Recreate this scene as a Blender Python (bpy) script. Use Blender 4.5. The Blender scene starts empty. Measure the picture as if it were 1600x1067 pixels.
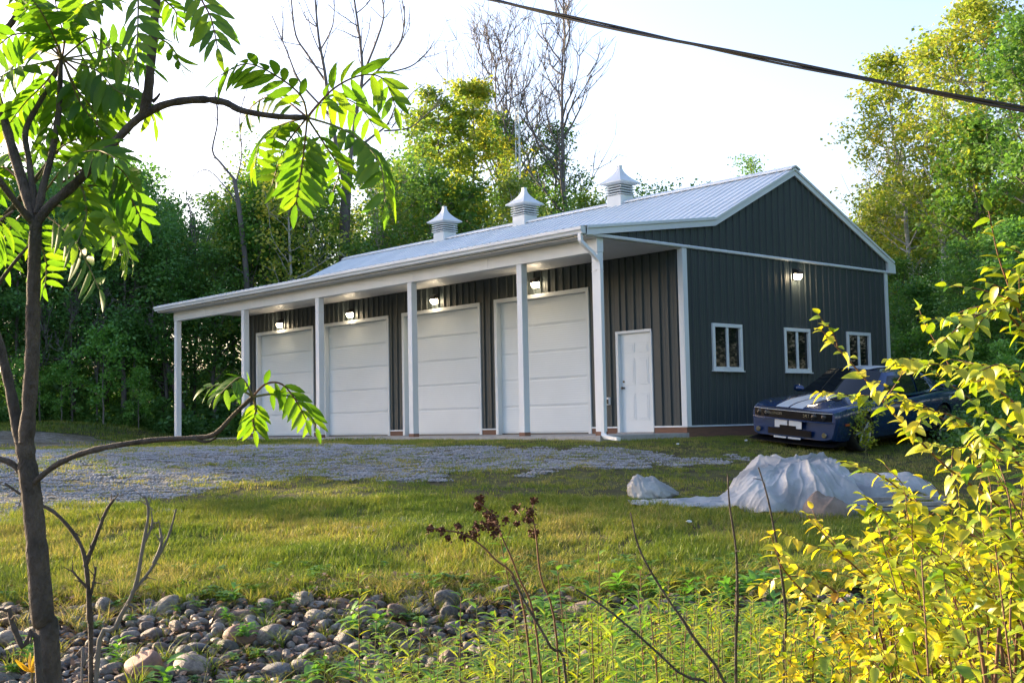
import bpy, bmesh, math, random
import numpy as np
from mathutils import Vector, Matrix, Euler
RAD = math.radians
random.seed(7); rng = np.random.default_rng(7)
# ------------------------------------------------------------------ camera, sky, sun, exposure
scene = bpy.context.scene
COL = scene.collection
FPX = 1877.84
_p, _r, _h = RAD(3.883), RAD(1.153), RAD(47.944)
CAM = np.array([15.212, -15.905, .245])
FWD = np.array([-math.sin(_h)*math.cos(_p), math.cos(_h)*math.cos(_p), math.sin(_p)])
_rt = np.array([math.cos(_h), math.sin(_h), 0.]); _up = np.cross(_rt, FWD)
RGT = math.cos(_r)*_rt - math.sin(_r)*_up
UPV = math.cos(_r)*_up + math.sin(_r)*_rt
cam_d = bpy.data.cameras.new('camera'); cam = bpy.data.objects.new('camera', cam_d); COL.objects.link(cam)
M = Matrix.Identity(4)
for i in range(3):
    M[i][0] = RGT[i]; M[i][1] = UPV[i]; M[i][2] = -FWD[i]; M[i][3] = CAM[i]
cam.matrix_world = M
cam_d.sensor_width = 36; cam_d.lens = FPX/1600*36; cam_d.clip_start = .05; cam_d.clip_end = 3000
scene.camera = cam
SUN_EL, SUN_H = RAD(13), RAD(104)            # heading counted left of +Y
SDIR = Vector((-math.sin(SUN_H)*math.cos(SUN_EL), math.cos(SUN_H)*math.cos(SUN_EL), math.sin(SUN_EL)))
world = bpy.data.worlds.new('World'); scene.world = world; world.use_nodes = True
wn = world.node_tree; wn.nodes.clear()
sky = wn.nodes.new('ShaderNodeTexSky'); sky.sky_type = 'NISHITA'; sky.sun_disc = False
sky.sun_elevation = SUN_EL; sky.sun_rotation = math.atan2(SDIR.x, SDIR.y)
sky.air_density = 1.0; sky.dust_density = 2.2; sky.ozone_density = 1.4
bg = wn.nodes.new('ShaderNodeBackground'); bg.inputs[1].default_value = .10
wo = wn.nodes.new('ShaderNodeOutputWorld')
tint = wn.nodes.new('ShaderNodeMix'); tint.data_type = 'RGBA'; tint.blend_type = 'MULTIPLY'; tint.inputs[0].default_value = 1; tint.inputs[7].default_value = (1.04, .955, 1.03, 1)
wn.links.new(sky.outputs[0], tint.inputs[6]); wn.links.new(tint.outputs[2], bg.inputs[0]); wn.links.new(bg.outputs[0], wo.inputs[0])
sd = bpy.data.lights.new('sun', 'SUN'); sd.energy = 3.7; sd.angle = RAD(.6); sd.color = (1., .78, .50)
so = bpy.data.objects.new('sun', sd); COL.objects.link(so)
so.rotation_euler = SDIR.to_track_quat('Z', 'Y').to_euler()
scene.view_settings.view_transform = 'Standard'; scene.view_settings.look = 'None'
scene.view_settings.exposure = 2.42; scene.view_settings.gamma = 1
scene.cycles.max_bounces = 8; scene.cycles.transparent_max_bounces = 16
scene.cycles.sample_clamp_indirect = 6

# ------------------------------------------------------------------ helpers
def ray(px, py): return FWD + RGT*((px-800)/FPX) + UPV*((533.5-py)/FPX)
def at(px, py, u): return CAM + ray(px, py)*u
def onplane(px, py, ax, val):
    r = ray(px, py); return CAM + r*((val-CAM[ax])/r[ax])
def uv_of(x, y): # depth and lateral on the ground
    dx, dy = x-CAM[0], y-CAM[1]
    return dx*-math.sin(_h)+dy*math.cos(_h), dx*math.cos(_h)+dy*math.sin(_h)
def xy_of(u, v):
    return CAM[0]-math.sin(_h)*u+math.cos(_h)*v, CAM[1]+math.cos(_h)*u+math.sin(_h)*v
_lat = np.random.default_rng(3).random((256, 256))
def vnoise(x, y, s=1., o=0):
    x = np.asarray(x, float)/s+o*17.3; y = np.asarray(y, float)/s+o*9.1
    xi = np.floor(x).astype(int); yi = np.floor(y).astype(int); fx = x-xi; fy = y-yi
    fx = fx*fx*(3-2*fx); fy = fy*fy*(3-2*fy)
    g = lambda a, b: _lat[a % 256, b % 256]
    return (g(xi, yi)*(1-fx)+g(xi+1, yi)*fx)*(1-fy)+(g(xi, yi+1)*(1-fx)+g(xi+1, yi+1)*fx)*fy
def fbm(x, y, s=1., o=0): return (vnoise(x, y, s, o)*.5+vnoise(x, y, s/2.1, o+1)*.3+vnoise(x, y, s/4.3, o+2)*.2)
def sstep(x, a, b):
    t = np.clip((np.asarray(x, float)-a)/(b-a), 0, 1); return t*t*(3-2*t)

def newobj(name, me, mat=None, parent=None):
    o = bpy.data.objects.new(name, me); COL.objects.link(o)
    if mat is not None and me is not None:
        for m in (mat if isinstance(mat, (list, tuple)) else [mat]): me.materials.append(m)
    if parent is not None: o.parent = parent
    return o
def tag(o, label=None, cat=None, group=None, kind=None):
    if label: o['label'] = label
    if cat: o['category'] = cat
    if group: o['group'] = group
    if kind: o['kind'] = kind
    return o
def thing(name, label, cat, loc=(0, 0, 0), group=None, rz=0):
    o = bpy.data.objects.new(name, None); COL.objects.link(o); o.location = loc; o.rotation_euler = (0, 0, rz)
    o.empty_display_size = .2
    return tag(o, label, cat, group)
def big_mesh(name, V, Fq, attr=None, smooth=False):
    """V (N,3), Fq (M,k) uniform polygons; attr dict name->(N,) floats"""
    me = bpy.data.meshes.new(name); V = np.ascontiguousarray(V, dtype=np.float32); Fq = np.ascontiguousarray(Fq, dtype=np.int32)
    n, k = Fq.shape
    me.vertices.add(len(V)); me.vertices.foreach_set('co', V.ravel())
    me.loops.add(n*k); me.loops.foreach_set('vertex_index', Fq.ravel())
    me.polygons.add(n); me.polygons.foreach_set('loop_start', np.arange(0, n*k, k, dtype=np.int32))
    me.update(calc_edges=True)
    if smooth: me.polygons.foreach_set('use_smooth', np.ones(n, dtype=bool))
    for a, val in (attr or {}).items():
        at_ = me.attributes.new(a, 'FLOAT', 'POINT'); at_.data.foreach_set('value', np.ascontiguousarray(val, dtype=np.float32))
    me.validate(); return me
class MB:
    """collects plain polygons"""
    def __init__(s): s.v = []; s.f = []; s.sm = []
    def add(s, vs, fs, sm=False):
        b = len(s.v); s.v += [tuple(map(float, p)) for p in vs]; s.f += [[b+i for i in f] for f in fs]; s.sm += [sm]*len(fs); return s
    def box(s, x0, x1, y0, y1, z0, z1):
        vs = [(x, y, z) for z in (z0, z1) for y in (y0, y1) for x in (x0, x1)]
        return s.add(vs, [(0, 2, 3, 1), (4, 5, 7, 6), (0, 1, 5, 4), (2, 6, 7, 3), (0, 4, 6, 2), (1, 3, 7, 5)])
    def prism(s, prof, p0, p1, close=True):
        """profile = list of 3D offsets, swept from p0 to p1"""
        n = len(prof); p0 = np.array(p0); p1 = np.array(p1)
        vs = [p0+np.array(q) for q in prof]+[p1+np.array(q) for q in prof]
        fs = [(i, (i+1) % n, n+(i+1) % n, n+i) for i in range(n if close else n-1)]
        if close: fs += [tuple(range(n-1, -1, -1)), tuple(range(n, 2*n))]
        return s.add(vs, fs)
    def tube(s, pts, rad, n=8, cap=True, sm=True):
        V, F_, _ = tube_np(pts, rad, n)
        b = s.add(V, F_.tolist(), sm)
        if cap:
            k = len(V)//n
            s.add(V[:n][::-1], [tuple(range(n))]); s.add(V[(k-1)*n:], [tuple(range(n))])
        return s
    def mesh(s, name):
        me = bpy.data.meshes.new(name); me.from_pydata(s.v, [], s.f)
        me.polygons.foreach_set('use_smooth', s.sm); me.update(); return me
    def build(s, name, mat, parent=None, bevel=0):
        o = newobj(name, s.mesh(name), mat, parent)
        if bevel:
            b = o.modifiers.new('bevel', 'BEVEL'); b.width = bevel; b.segments = 2; b.limit_method = 'ANGLE'
        return o
def tube_np(pts, rad, n=6):
    P = np.array([list(map(float, p)) for p in pts]); k = len(P)
    R_ = np.full(k, rad, float) if np.isscalar(rad) else np.array(rad, float)
    T = np.gradient(P, axis=0); T /= np.linalg.norm(T, axis=1)[:, None]+1e-9
    ref = np.array([0, 0, 1.]) if abs(T[0][2]) < .9 else np.array([1., 0, 0])
    A = np.cross(T[0], ref); A /= np.linalg.norm(A)
    Vs = []
    for i in range(k):
        A = A-T[i]*(A@T[i]); A /= np.linalg.norm(A)+1e-9; B = np.cross(T[i], A)
        th = np.arange(n)*2*math.pi/n
        Vs.append(P[i]+R_[i]*(np.cos(th)[:, None]*A+np.sin(th)[:, None]*B))
    V = np.concatenate(Vs)
    i = np.arange(k-1)[:, None]*n; j = np.arange(n)[None]; j2 = (j+1) % n
    F_ = np.stack([i+j, i+j2, i+n+j2, i+n+j], -1).reshape(-1, 4)
    return V, F_, R_
def smooth_path(pts, m=4):
    P = np.array([list(map(float, p)) for p in pts]); n = len(P); out = []
    for i in range(n-1):
        p0, p1, p2, p3 = P[max(i-1, 0)], P[i], P[i+1], P[min(i+2, n-1)]
        for t in np.arange(m)/m:
            out.append(.5*((2*p1)+(-p0+p2)*t+(2*p0-5*p1+4*p2-p3)*t*t+(-p0+3*p1-3*p2+p3)*t**3))
    out.append(P[-1]); return np.array(out)
class Tubes:
    def __init__(s): s.V = []; s.F = []; s.n = 0
    def add(s, pts, rad, n=6):
        V, F_, _ = tube_np(pts, rad, n); s.V.append(V); s.F.append(F_+s.n); s.n += len(V)
    def mesh(s, name): return big_mesh(name, np.concatenate(s.V), np.concatenate(s.F), smooth=True)

# ------------------------------------------------------------------ materials
def mat_new(name):
    m = bpy.data.materials.new(name); m.use_nodes = True; nt = m.node_tree; nt.nodes.clear()
    out = nt.nodes.new('ShaderNodeOutputMaterial'); return m, nt, out
def N(nt, t, **kw):
    n = nt.nodes.new(t)
    for k, v in kw.items(): setattr(n, k, v)
    return n
def setin(n, **kw):
    for k, v in kw.items(): n.inputs[k.replace('_', ' ')].default_value = v
    return n
def ramp(nt, src, stops):
    r = N(nt, 'ShaderNodeValToRGB'); e = r.color_ramp.elements
    while len(e) < len(stops): e.new(.5)
    for el, (p, c) in zip(e, stops): el.position = p; el.color = (*c, 1)
    nt.links.new(src, r.inputs[0]); return r
def noise_node(nt, scale, detail=6, coord='Object', stretch=None, rough=.6):
    tc = N(nt, 'ShaderNodeTexCoord'); n = N(nt, 'ShaderNodeTexNoise'); n.inputs['Scale'].default_value = scale
    n.inputs['Detail'].default_value = detail; n.inputs['Roughness'].default_value = rough
    src = tc.outputs[coord]
    if stretch:
        mp = N(nt, 'ShaderNodeMapping'); mp.inputs['Scale'].default_value = stretch; nt.links.new(src, mp.inputs[0]); src = mp.outputs[0]
    nt.links.new(src, n.inputs['Vector']); return n
def pmat(name, c1, c2=None, rough=.5, metal=0., scale=3., stretch=None, bump=0., bscale=None, spec=.5, coat=0., rvar=0.):
    m, nt, out = mat_new(name); b = N(nt, 'ShaderNodeBsdfPrincipled')
    c2 = c2 or tuple(x*.82 for x in c1)
    n = noise_node(nt, scale, stretch=stretch)
    r = ramp(nt, n.outputs['Fac'], [(.3, c1), (.7, c2)]); nt.links.new(r.outputs[0], b.inputs['Base Color'])
    b.inputs['Roughness'].default_value = rough; b.inputs['Metallic'].default_value = metal
    b.inputs['Specular IOR Level'].default_value = spec; b.inputs['Coat Weight'].default_value = coat
    if rvar:
        mr = N(nt, 'ShaderNodeMapRange'); mr.inputs['To Min'].default_value = rough-rvar; mr.inputs['To Max'].default_value = rough+rvar
        nt.links.new(n.outputs['Fac'], mr.inputs[0]); nt.links.new(mr.outputs[0], b.inputs['Roughness'])
    if bump:
        n2 = noise_node(nt, bscale or scale*4, stretch=stretch); bp = N(nt, 'ShaderNodeBump'); bp.inputs['Strength'].default_value = bump
        bp.inputs['Distance'].default_value = .02
        nt.links.new(n2.outputs['Fac'], bp.inputs['Height']); nt.links.new(bp.outputs[0], b.inputs['Normal'])
    nt.links.new(b.outputs[0], out.inputs[0]); return m
def leafmat(name, stops, trans=.45, gloss=.05, objrand=.25, rough=.45, tmul=(1.25, 1.3, .7), patch=0.):
    """leaf colour comes from the per-leaf attribute rnd plus a per-object shift"""
    m, nt, out = mat_new(name)
    a = N(nt, 'ShaderNodeAttribute', attribute_name='rnd'); oi = N(nt, 'ShaderNodeObjectInfo')
    ma = N(nt, 'ShaderNodeMath', operation='MULTIPLY_ADD'); ma.inputs[1].default_value = objrand
    nt.links.new(oi.outputs['Random'], ma.inputs[0]); nt.links.new(a.outputs['Fac'], ma.inputs[2])
    mb = N(nt, 'ShaderNodeMath', operation='MULTIPLY'); mb.inputs[1].default_value = 1/(1+objrand); nt.links.new(ma.outputs[0], mb.inputs[0])
    src = mb.outputs[0]
    if patch:
        ge = N(nt, 'ShaderNodeNewGeometry'); no = N(nt, 'ShaderNodeTexNoise'); no.inputs['Scale'].default_value = .75; no.inputs['Detail'].default_value = 5; nt.links.new(ge.outputs['Position'], no.inputs['Vector'])
        mp = N(nt, 'ShaderNodeMapRange'); mp.inputs['From Min'].default_value = .3; mp.inputs['From Max'].default_value = .7; mp.inputs['To Min'].default_value = -patch; mp.inputs['To Max'].default_value = patch; nt.links.new(no.outputs['Fac'], mp.inputs[0])
        ad = N(nt, 'ShaderNodeMath', operation='ADD'); nt.links.new(src, ad.inputs[0]); nt.links.new(mp.outputs[0], ad.inputs[1]); src = ad.outputs[0]
    n9 = noise_node(nt, 4., 4); m9 = N(nt, 'ShaderNodeMath', operation='MULTIPLY_ADD'); m9.inputs[1].default_value = .30; nt.links.new(n9.outputs['Fac'], m9.inputs[0]); nt.links.new(src, m9.inputs[2]); s9 = N(nt, 'ShaderNodeMath', operation='SUBTRACT'); s9.inputs[1].default_value = .15; nt.links.new(m9.outputs[0], s9.inputs[0]); src = s9.outputs[0]
    r = ramp(nt, src, stops)
    d = N(nt, 'ShaderNodeBsdfDiffuse'); t = N(nt, 'ShaderNodeBsdfTranslucent'); g = N(nt, 'ShaderNodeBsdfGlossy'); g.inputs['Roughness'].default_value = rough
    mc = N(nt, 'ShaderNodeMix', data_type='RGBA', blend_type='MULTIPLY'); mc.inputs[0].default_value = 1.
    nt.links.new(r.outputs[0], mc.inputs[6]); mc.inputs[7].default_value = (*tmul, 1)
    nt.links.new(r.outputs[0], d.inputs[0]); nt.links.new(mc.outputs[2], t.inputs[0])
    x = N(nt, 'ShaderNodeMixShader'); x.inputs[0].default_value = trans; nt.links.new(d.outputs[0], x.inputs[1]); nt.links.new(t.outputs[0], x.inputs[2])
    y = N(nt, 'ShaderNodeMixShader'); y.inputs[0].default_value = gloss; nt.links.new(x.outputs[0], y.inputs[1]); nt.links.new(g.outputs[0], y.inputs[2])
    nt.links.new(y.outputs[0], out.inputs[0]); return m
def emis(name, col, st):
    m, nt, out = mat_new(name); e = N(nt, 'ShaderNodeEmission'); e.inputs[0].default_value = (*col, 1); e.inputs[1].default_value = st
    nt.links.new(e.outputs[0], out.inputs[0]); return m

M_char = pmat('charcoal_steel', (.049, .063, .067), (.060, .075, .079), rough=.42, scale=.8, stretch=(1, 1, .15), spec=.22, rvar=.06)
M_white = pmat('white_trim', (.72, .77, .80), (.62, .67, .71), rough=.45, scale=1.3, stretch=(1, 1, .3))
M_door = pmat('white_door_paint', (.70, .77, .81), (.64, .71, .75), rough=.4, scale=.7, bump=.05, bscale=60)
M_roof = pmat('galvanised_roof', (.72, .75, .75), (.60, .64, .65), rough=.45, metal=.1, scale=1.2, stretch=(1, .3, .3), rvar=.06)
M_soffit = pmat('white_soffit', (.66, .67, .68), (.60, .61, .62), rough=.5, scale=2)
M_conc = pmat('concrete', (.42, .41, .39), (.30, .29, .28), rough=.9, scale=6, bump=.3, bscale=40)
M_skirt = pmat('treated_wood', (.24, .12, .075), (.15, .085, .06), rough=.85, scale=3, stretch=(1, 1, 12), bump=.3)
M_darkmetal = pmat('dark_metal', (.03, .03, .032), rough=.4, metal=.4)
M_brass = pmat('knob_metal', (.10, .09, .08), rough=.3, metal=1)
M_lamp = emis('lamp_glow', (1., .80, .52), 14.)
M_bark = pmat('grey_bark', (.19, .175, .16), (.10, .09, .08), rough=.9, scale=5, stretch=(1, 1, .25), bump=.6, bscale=14)
M_barkd = pmat('dark_bark', (.13, .105, .09), (.03, .026, .024), rough=.9, scale=26, stretch=(1, 1, .6), bump=1., bscale=70)
M_birch = pmat('pale_bark', (.52, .50, .46), (.25, .24, .22), rough=.8, scale=6, stretch=(.3, .3, 3), bump=.3)
M_dead = pmat('bleached_deadwood', (.17, .155, .15), (.09, .08, .08), rough=.9, scale=4, stretch=(1, 1, .3), bump=.5)

# ------------------------------------------------------------------ ground
_pu = np.array([-400, -8, 0, 4, 6, 7.4, 8.6, 9.4, 10, 13.5, 20, 22, 400.])
_pz = np.array([-1.35, -1.35, -1.38, -1.5, -1.5, -1.38, -1.24, -1.10, -1.03, -.74, -.15, -.085, -.085])
def gz(x, y):
    u, v = uv_of(np.asarray(x, float), np.asarray(y, float))
    sh = np.clip((v-1)*.9, 0, 5)*sstep(u, 11, 17)*(1-sstep(u, 30, 45))
    z = np.interp(u-sh, _pu, _pz)
    z = z+.42*sstep(u, 24, 36)*sstep(-v, 10, 15)+6.*sstep(u, 52, 110)
    # low earth berm at the forest edge on the left
    z = z+.22*np.exp(-((u-39)/3.)**2)*sstep(-v, 10.8, 12.5)
    am = .05*sstep(u, 9, 11)*(1-sstep(u, 15, 21))+.05*(1-sstep(u, 8, 10))+.06*sstep(u, 40, 60)
    z = z+am*(fbm(x, y, 1.4)-.5)*2+.012*(vnoise(x, y, .35, 4)-.5)*sstep(u, 5, 9)*(1-sstep(u, 26, 34))
    inb = sstep(x, -17.5, -17)*(1-sstep(x, .05, .4))*sstep(y, -.6, -.1)*(1-sstep(y, 10, 11))
    return z*(1-inb)+inb*np.minimum(z, -.12)
def ghit(px, py):
    r = ray(px, py); lo = 4.; p = CAM+r*lo
    u = lo
    while u < 90:
        p = CAM+r*u
        if p[2] < gz(p[0], p[1]): break
        u += .05
    return np.array([p[0], p[1], float(gz(p[0], p[1]))])
def inpoly(x, y, poly):
    x = np.asarray(x); c = np.zeros(x.shape, bool); n = len(poly)
    for i in range(n):
        x0, y0 = poly[i]; x1, y1 = poly[(i+1) % n]
        k = ((y0 > y) != (y1 > y)) & (x < (x1-x0)*(y-y0)/(y1-y0+1e-12)+x0); c ^= k
    return c
def groundpoly(pp): return [tuple(ghit(*p)[:2]) for p in pp]
POLY_G = groundpoly([(-500, 830), (-200, 824), (0, 812), (120, 803), (230, 792), (300, 775), (400, 762), (520, 748), (640, 746), (760, 741), (860, 742), (960, 735), (1040, 728), (1150, 722),
                     (1150, 712), (1000, 704), (900, 700), (760, 699), (600, 697), (450, 694), (380, 697), (300, 697), (180, 684), (90, 677), (0, 673), (-200, 672), (-700, 671)])
POLY_D = groundpoly([(535, 828), (560, 818), (620, 811), (675, 813), (690, 820), (620, 830), (560, 835)])
POLY_E = groundpoly([(960, 868), (1030, 862), (1150, 868), (1260, 872), (1260, 900), (1120, 915), (1000, 905)])
def gravel_mask(x, y):
    nx = (fbm(x, y, .9, 5)-.5)*2.2; ny = (fbm(x, y, .9, 8)-.5)*2.2
    g = inpoly(x+nx, y+ny, POLY_G).astype(float); d = inpoly(x+nx*.3, y+ny*.3, POLY_D).astype(float)
    return np.maximum(g, d)
def axis(segs):
    o = []
    for a, b, st in segs: o += list(np.arange(a, b, st))
    o.append(segs[-1][1]); return np.array(o)
gu = axis([(-420, -60, 40), (-60, -6, 6), (-6, 6, .5), (6, 25, .13), (25, 45, .4), (45, 90, 3), (90, 600, 30)])
gv = axis([(-420, -60, 30), (-60, -20, 4), (-20, -9, .4), (-9, 9, .14), (9, 20, .4), (20, 60, 4), (60, 420, 30)])
UU, VV = np.meshgrid(gu, gv, indexing='ij'); XX, YY = xy_of(UU, VV); ZZ = gz(XX, YY)
nu, nv = UU.shape; idx = np.arange(nu*nv).reshape(nu, nv)
Fq = np.stack([idx[:-1, :-1], idx[1:, :-1], idx[1:, 1:], idx[:-1, 1:]], -1).reshape(-1, 4)
gm = gravel_mask(XX.ravel(), YY.ravel())
gme = big_mesh('ground', np.stack([XX.ravel(), YY.ravel(), ZZ.ravel()], -1), Fq[:, ::-1],
               {'gravel': gm, 'ditch': (1-sstep(UU.ravel(), 9.4, 10.1))*sstep(UU.ravel(), 2, 5), 'forest': sstep(UU.ravel(), 38, 42)}, smooth=True)
def ground_material():
    m, nt, out = mat_new('ground_cover'); L = nt.links
    b = N(nt, 'ShaderNodeBsdfPrincipled'); b.inputs['Roughness'].default_value = .95; b.inputs['Specular IOR Level'].default_value = .15
    tc = N(nt, 'ShaderNodeTexCoord')
    def noi(s, d=6):
        n = N(nt, 'ShaderNodeTexNoise'); n.inputs['Scale'].default_value = s; n.inputs['Detail'].default_value = d; L.new(tc.outputs['Object'], n.inputs['Vector']); return n
    def attr(a): return N(nt, 'ShaderNodeAttribute', attribute_name=a)
    def mix(f, a, b_):
        x = N(nt, 'ShaderNodeMix', data_type='RGBA'); 
        (L.new(f, x.inputs[0]) if not isinstance(f, float) else setattr(x.inputs[0], 'default_value', f))
        L.new(a, x.inputs[6]); L.new(b_, x.inputs[7]); return x.outputs[2]
    soil = ramp(nt, noi(2.5).outputs['Fac'], [(.3, (.055, .045, .028)), (.5, (.075, .075, .03)), (.7, (.095, .10, .038))]).outputs[0]
    vo = N(nt, 'ShaderNodeTexVoronoi'); vo.inputs['Scale'].default_value = 32; L.new(tc.outputs['Object'], vo.inputs['Vector'])
    grc = ramp(nt, vo.outputs['Color'], [(.1, (.13, .125, .12)), (.45, (.26, .25, .235)), (.9, (.44, .42, .38))]).outputs[0]
    big = ramp(nt, noi(.7, 4).outputs['Fac'], [(.35, (.55, .50, .42)), (.5, (.85, .82, .76)), (.68, (1.12, 1.1, 1.08))]).outputs[0]
    gm_ = N(nt, 'ShaderNodeMix', data_type='RGBA', blend_type='MULTIPLY'); gm_.inputs[0].default_value = 1; L.new(grc, gm_.inputs[6]); L.new(big, gm_.inputs[7])
    # gravel fades in a ragged way
    ga = attr('gravel'); n5 = noi(5, 8)
    md = N(nt, 'ShaderNodeMath', operation='MULTIPLY_ADD'); md.inputs[1].default_value = 1.1; L.new(n5.outputs['Fac'], md.inputs[0]); L.new(ga.outputs['Fac'], md.inputs[2])
    mr = N(nt, 'ShaderNodeMapRange'); mr.inputs['From Min'].default_value = 1.3; mr.inputs['From Max'].default_value = 1.75; L.new(md.outputs[0], mr.inputs[0])
    c = mix(mr.outputs[0], soil, gm_.outputs[2])
    dirt = ramp(nt, noi(9, 8).outputs['Fac'], [(.35, (.018, .014, .011)), (.6, (.06, .045, .034)), (.75, (.11, .085, .06))]).outputs[0]
    c = mix(attr('ditch').outputs['Fac'], c, dirt)
    litter = ramp(nt, noi(4, 8).outputs['Fac'], [(.35, (.02, .025, .012)), (.65, (.05, .05, .02))]).outputs[0]
    c = mix(attr('forest').outputs['Fac'], c, litter)
    L.new(c, b.inputs['Base Color'])
    bp = N(nt, 'ShaderNodeBump'); bp.inputs['Strength'].default_value = .7; bp.inputs['Distance'].default_value = .03
    hh = N(nt, 'ShaderNodeMath', operation='ADD'); L.new(vo.outputs['Distance'], hh.inputs[0]); L.new(noi(18, 6).outputs['Fac'], hh.inputs[1])
    L.new(hh.outputs[0], bp.inputs['Height']); L.new(bp.outputs[0], b.inputs['Normal'])
    L.new(b.outputs[0], out.inputs[0]); return m
GROUND = tag(newobj('ground', gme, ground_material()), kind='structure')
GROUND['label'] = 'grassy ground with a grey gravel drive sloping down to the rocky ditch'

# ------------------------------------------------------------------ the garage building
D, W = 2.385, 9.89
XL = -16.94
ZT, Z0 = 3.66, .13
B = thing('garage_building', 'long charcoal steel garage with white overhead doors, a post porch and a silver metal roof', 'garage', (0, 0, 0))
def ribsheet(width, h0, h1, ribs=4, pitch=.2286, rh=.028):
    """upright ribbed steel sheet in local x (width), z up, ribs towards -y; h0,h1 = (bottom, top) functions"""
    xs = []
    x = 0.
    pts = [(0, 0)]
    k = pitch/2
    while k < width-.01:
        pts += [(k-.025, 0), (k-.014, rh), (k+.014, rh), (k+.025, 0), (k+.028, -.0105), (k+.046, -.0105), (k+.049, 0)]  # groove beside each rib added to draw a dark line of shade
        for q in (.066, .132):
            if k+q+.012 < width and k+q > 0: pts += [(k+q-.010, 0), (k+q, rh*.16), (k+q+.010, 0)]
        k += pitch
    pts.append((width, 0)); pts = [p for p in pts if 0 <= p[0] <= width]
    V = []; n = len(pts)
    for x, d in pts: V.append((x, -d, h0(x))); 
    for x, d in pts: V.append((x, -d, h1(x)))
    return V, [(i, i+1, n+i+1, n+i) for i in range(n-1)]
def wall_front(x0, x1, z0, z1, name='wall_panel'):
    """front wall sheets (face -Y), split into 0.914 m sheets on a common grid"""
    x = x0
    while x < x1-.02:
        nx = min(x1, (math.floor((x+17.2)/.9144+1e-6)+1)*.9144-17.2)
        V, F_ = ribsheet(nx-x, lambda t: z0, lambda t: z1)
        MB().add([(x+a, D+b, c) for a, b, c in V], F_).build(name, M_char, B); x = nx
def roofz(y):
    if y < 3.37: return 3.80+(y+.36)*(4.32-3.80)/(3.37+.36)
    if y < 6.19: return 4.32+(y-3.37)*(5.70-4.32)/(6.19-3.37)
    return 5.70+(y-6.19)*(3.93-5.70)/(10.16-6.19)
def wall_gable(y0, y1, fz0, fz1, xo=0., name='wall_panel'):
    y = y0
    while y < y1-.02:
        ny = min(y1, (math.floor((y+.2)/.9144+1e-6)+1)*.9144-.2)
        V, F_ = ribsheet(ny-y, lambda t: fz0(y+t), lambda t: fz1(y+t))
        MB().add([(xo-b, y+a, c) for a, b, c in V], F_).build(name, M_char, B); y = ny
# openings in the front wall: (x0, x1, ztop)
doors = [(-16.42, -13.31, 3.07), (-12.80, -9.76, 3.07), (-9.20, -6.14, 3.08), (-5.64, -2.58, 3.10)]
md0, md1, mdt = -1.83, -.84, 2.09
cur = XL+.06
for a, b, t in doors+[(md0, md1, mdt)]:
    wall_front(cur, a, Z0, ZT); wall_front(a, b, t, ZT); cur = b
wall_front(cur, -.06, Z0, ZT)
# backing walls (solid core so nothing shows through)
core = MB()
cur = XL+.06
for a, b, t in doors+[(md0, md1, mdt)]:
    core.box(cur, a, D+.012, D+.24, -.1, ZT); core.box(a, b, D+.012, D+.24, t, ZT); cur = b
core.box(cur, -.03, D+.012, D+.24, -.1, ZT)
core.box(XL+.02, XL+.2, D+.25, W, -.1, ZT); core.box(XL+.02, -.03, W-.2, W-.02, -.1, ZT)
core.build('wall_core', M_darkmetal, B)
# gable wall (window openings left open, windows sit in them)
wins = [(3.221, 4.19), (5.658, 6.62), (8.083, 9.062)]; wz0, wz1 = 1.22, 2.173
cur = D+.06
for a, b in wins:
    wall_gable(cur, a, lambda y: Z0, lambda y: ZT-.02); wall_gable(a, b, lambda y: Z0, lambda y: wz0); wall_gable(a, b, lambda y: wz1, lambda y: ZT-.02); cur = b
wall_gable(cur, W-.03, lambda y: Z0, lambda y: ZT-.02)
wall_gable(.0, W-.0, lambda y: ZT+.03, lambda y: max(ZT+.04, roofz(y)-.06), xo=.012, name='gable_panel')
# left gable (seen from outside the picture only)
MB().add([(XL, D, -.05), (XL, W, -.05), (XL, W, 3.9), (XL, 6.19, 5.62), (XL, 3.37, 4.25), (XL, D, 4.1)], [(0, 1, 2, 3, 4, 5)]).build('end_wall', M_char, B)
MB().box(XL, -.02, W, W+.03, Z0, 3.9).build('rear_wall', M_char, B)
# base trim, skirt board, slab
tr = MB()
cur = XL+.06
for a, b, t in doors+[(md0, md1, mdt)]:
    if a-cur > .1: MB().box(cur, a-.0, D-.035, D-.002, Z0-.03, Z0).build('base_trim', M_white, B)
    cur = b
MB().box(cur, -.05, D-.035, D-.002, Z0-.03, Z0).build('base_trim', M_white, B)
MB().box(.0, .035, D+.05, W, Z0-.03, Z0).build('base_trim', M_white, B)
sk = MB(); cur = XL+.05
for a, b, t in doors+[(md0, md1, mdt)]:
    MB().box(cur, a, D-.012, D+.011, -.09, Z0-.032).build('skirt_board', M_skirt, B); cur = b
MB().box(cur, -.0, D-.012, D+.011, -.09, Z0-.032).build('skirt_board', M_skirt, B)
MB().box(-.025, .012, D+.012, W, -.40, Z0-.032).build('skirt_board', M_skirt, B)
MB().box(XL-.08, .06, -.13, D-.013, -.16, -.012).build('porch_slab', M_conc, B, bevel=.01)
MB().box(XL+.2, -.1, D+.25, W-.2, -.3, -.02).build('floor_slab', M_conc, B)
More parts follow.
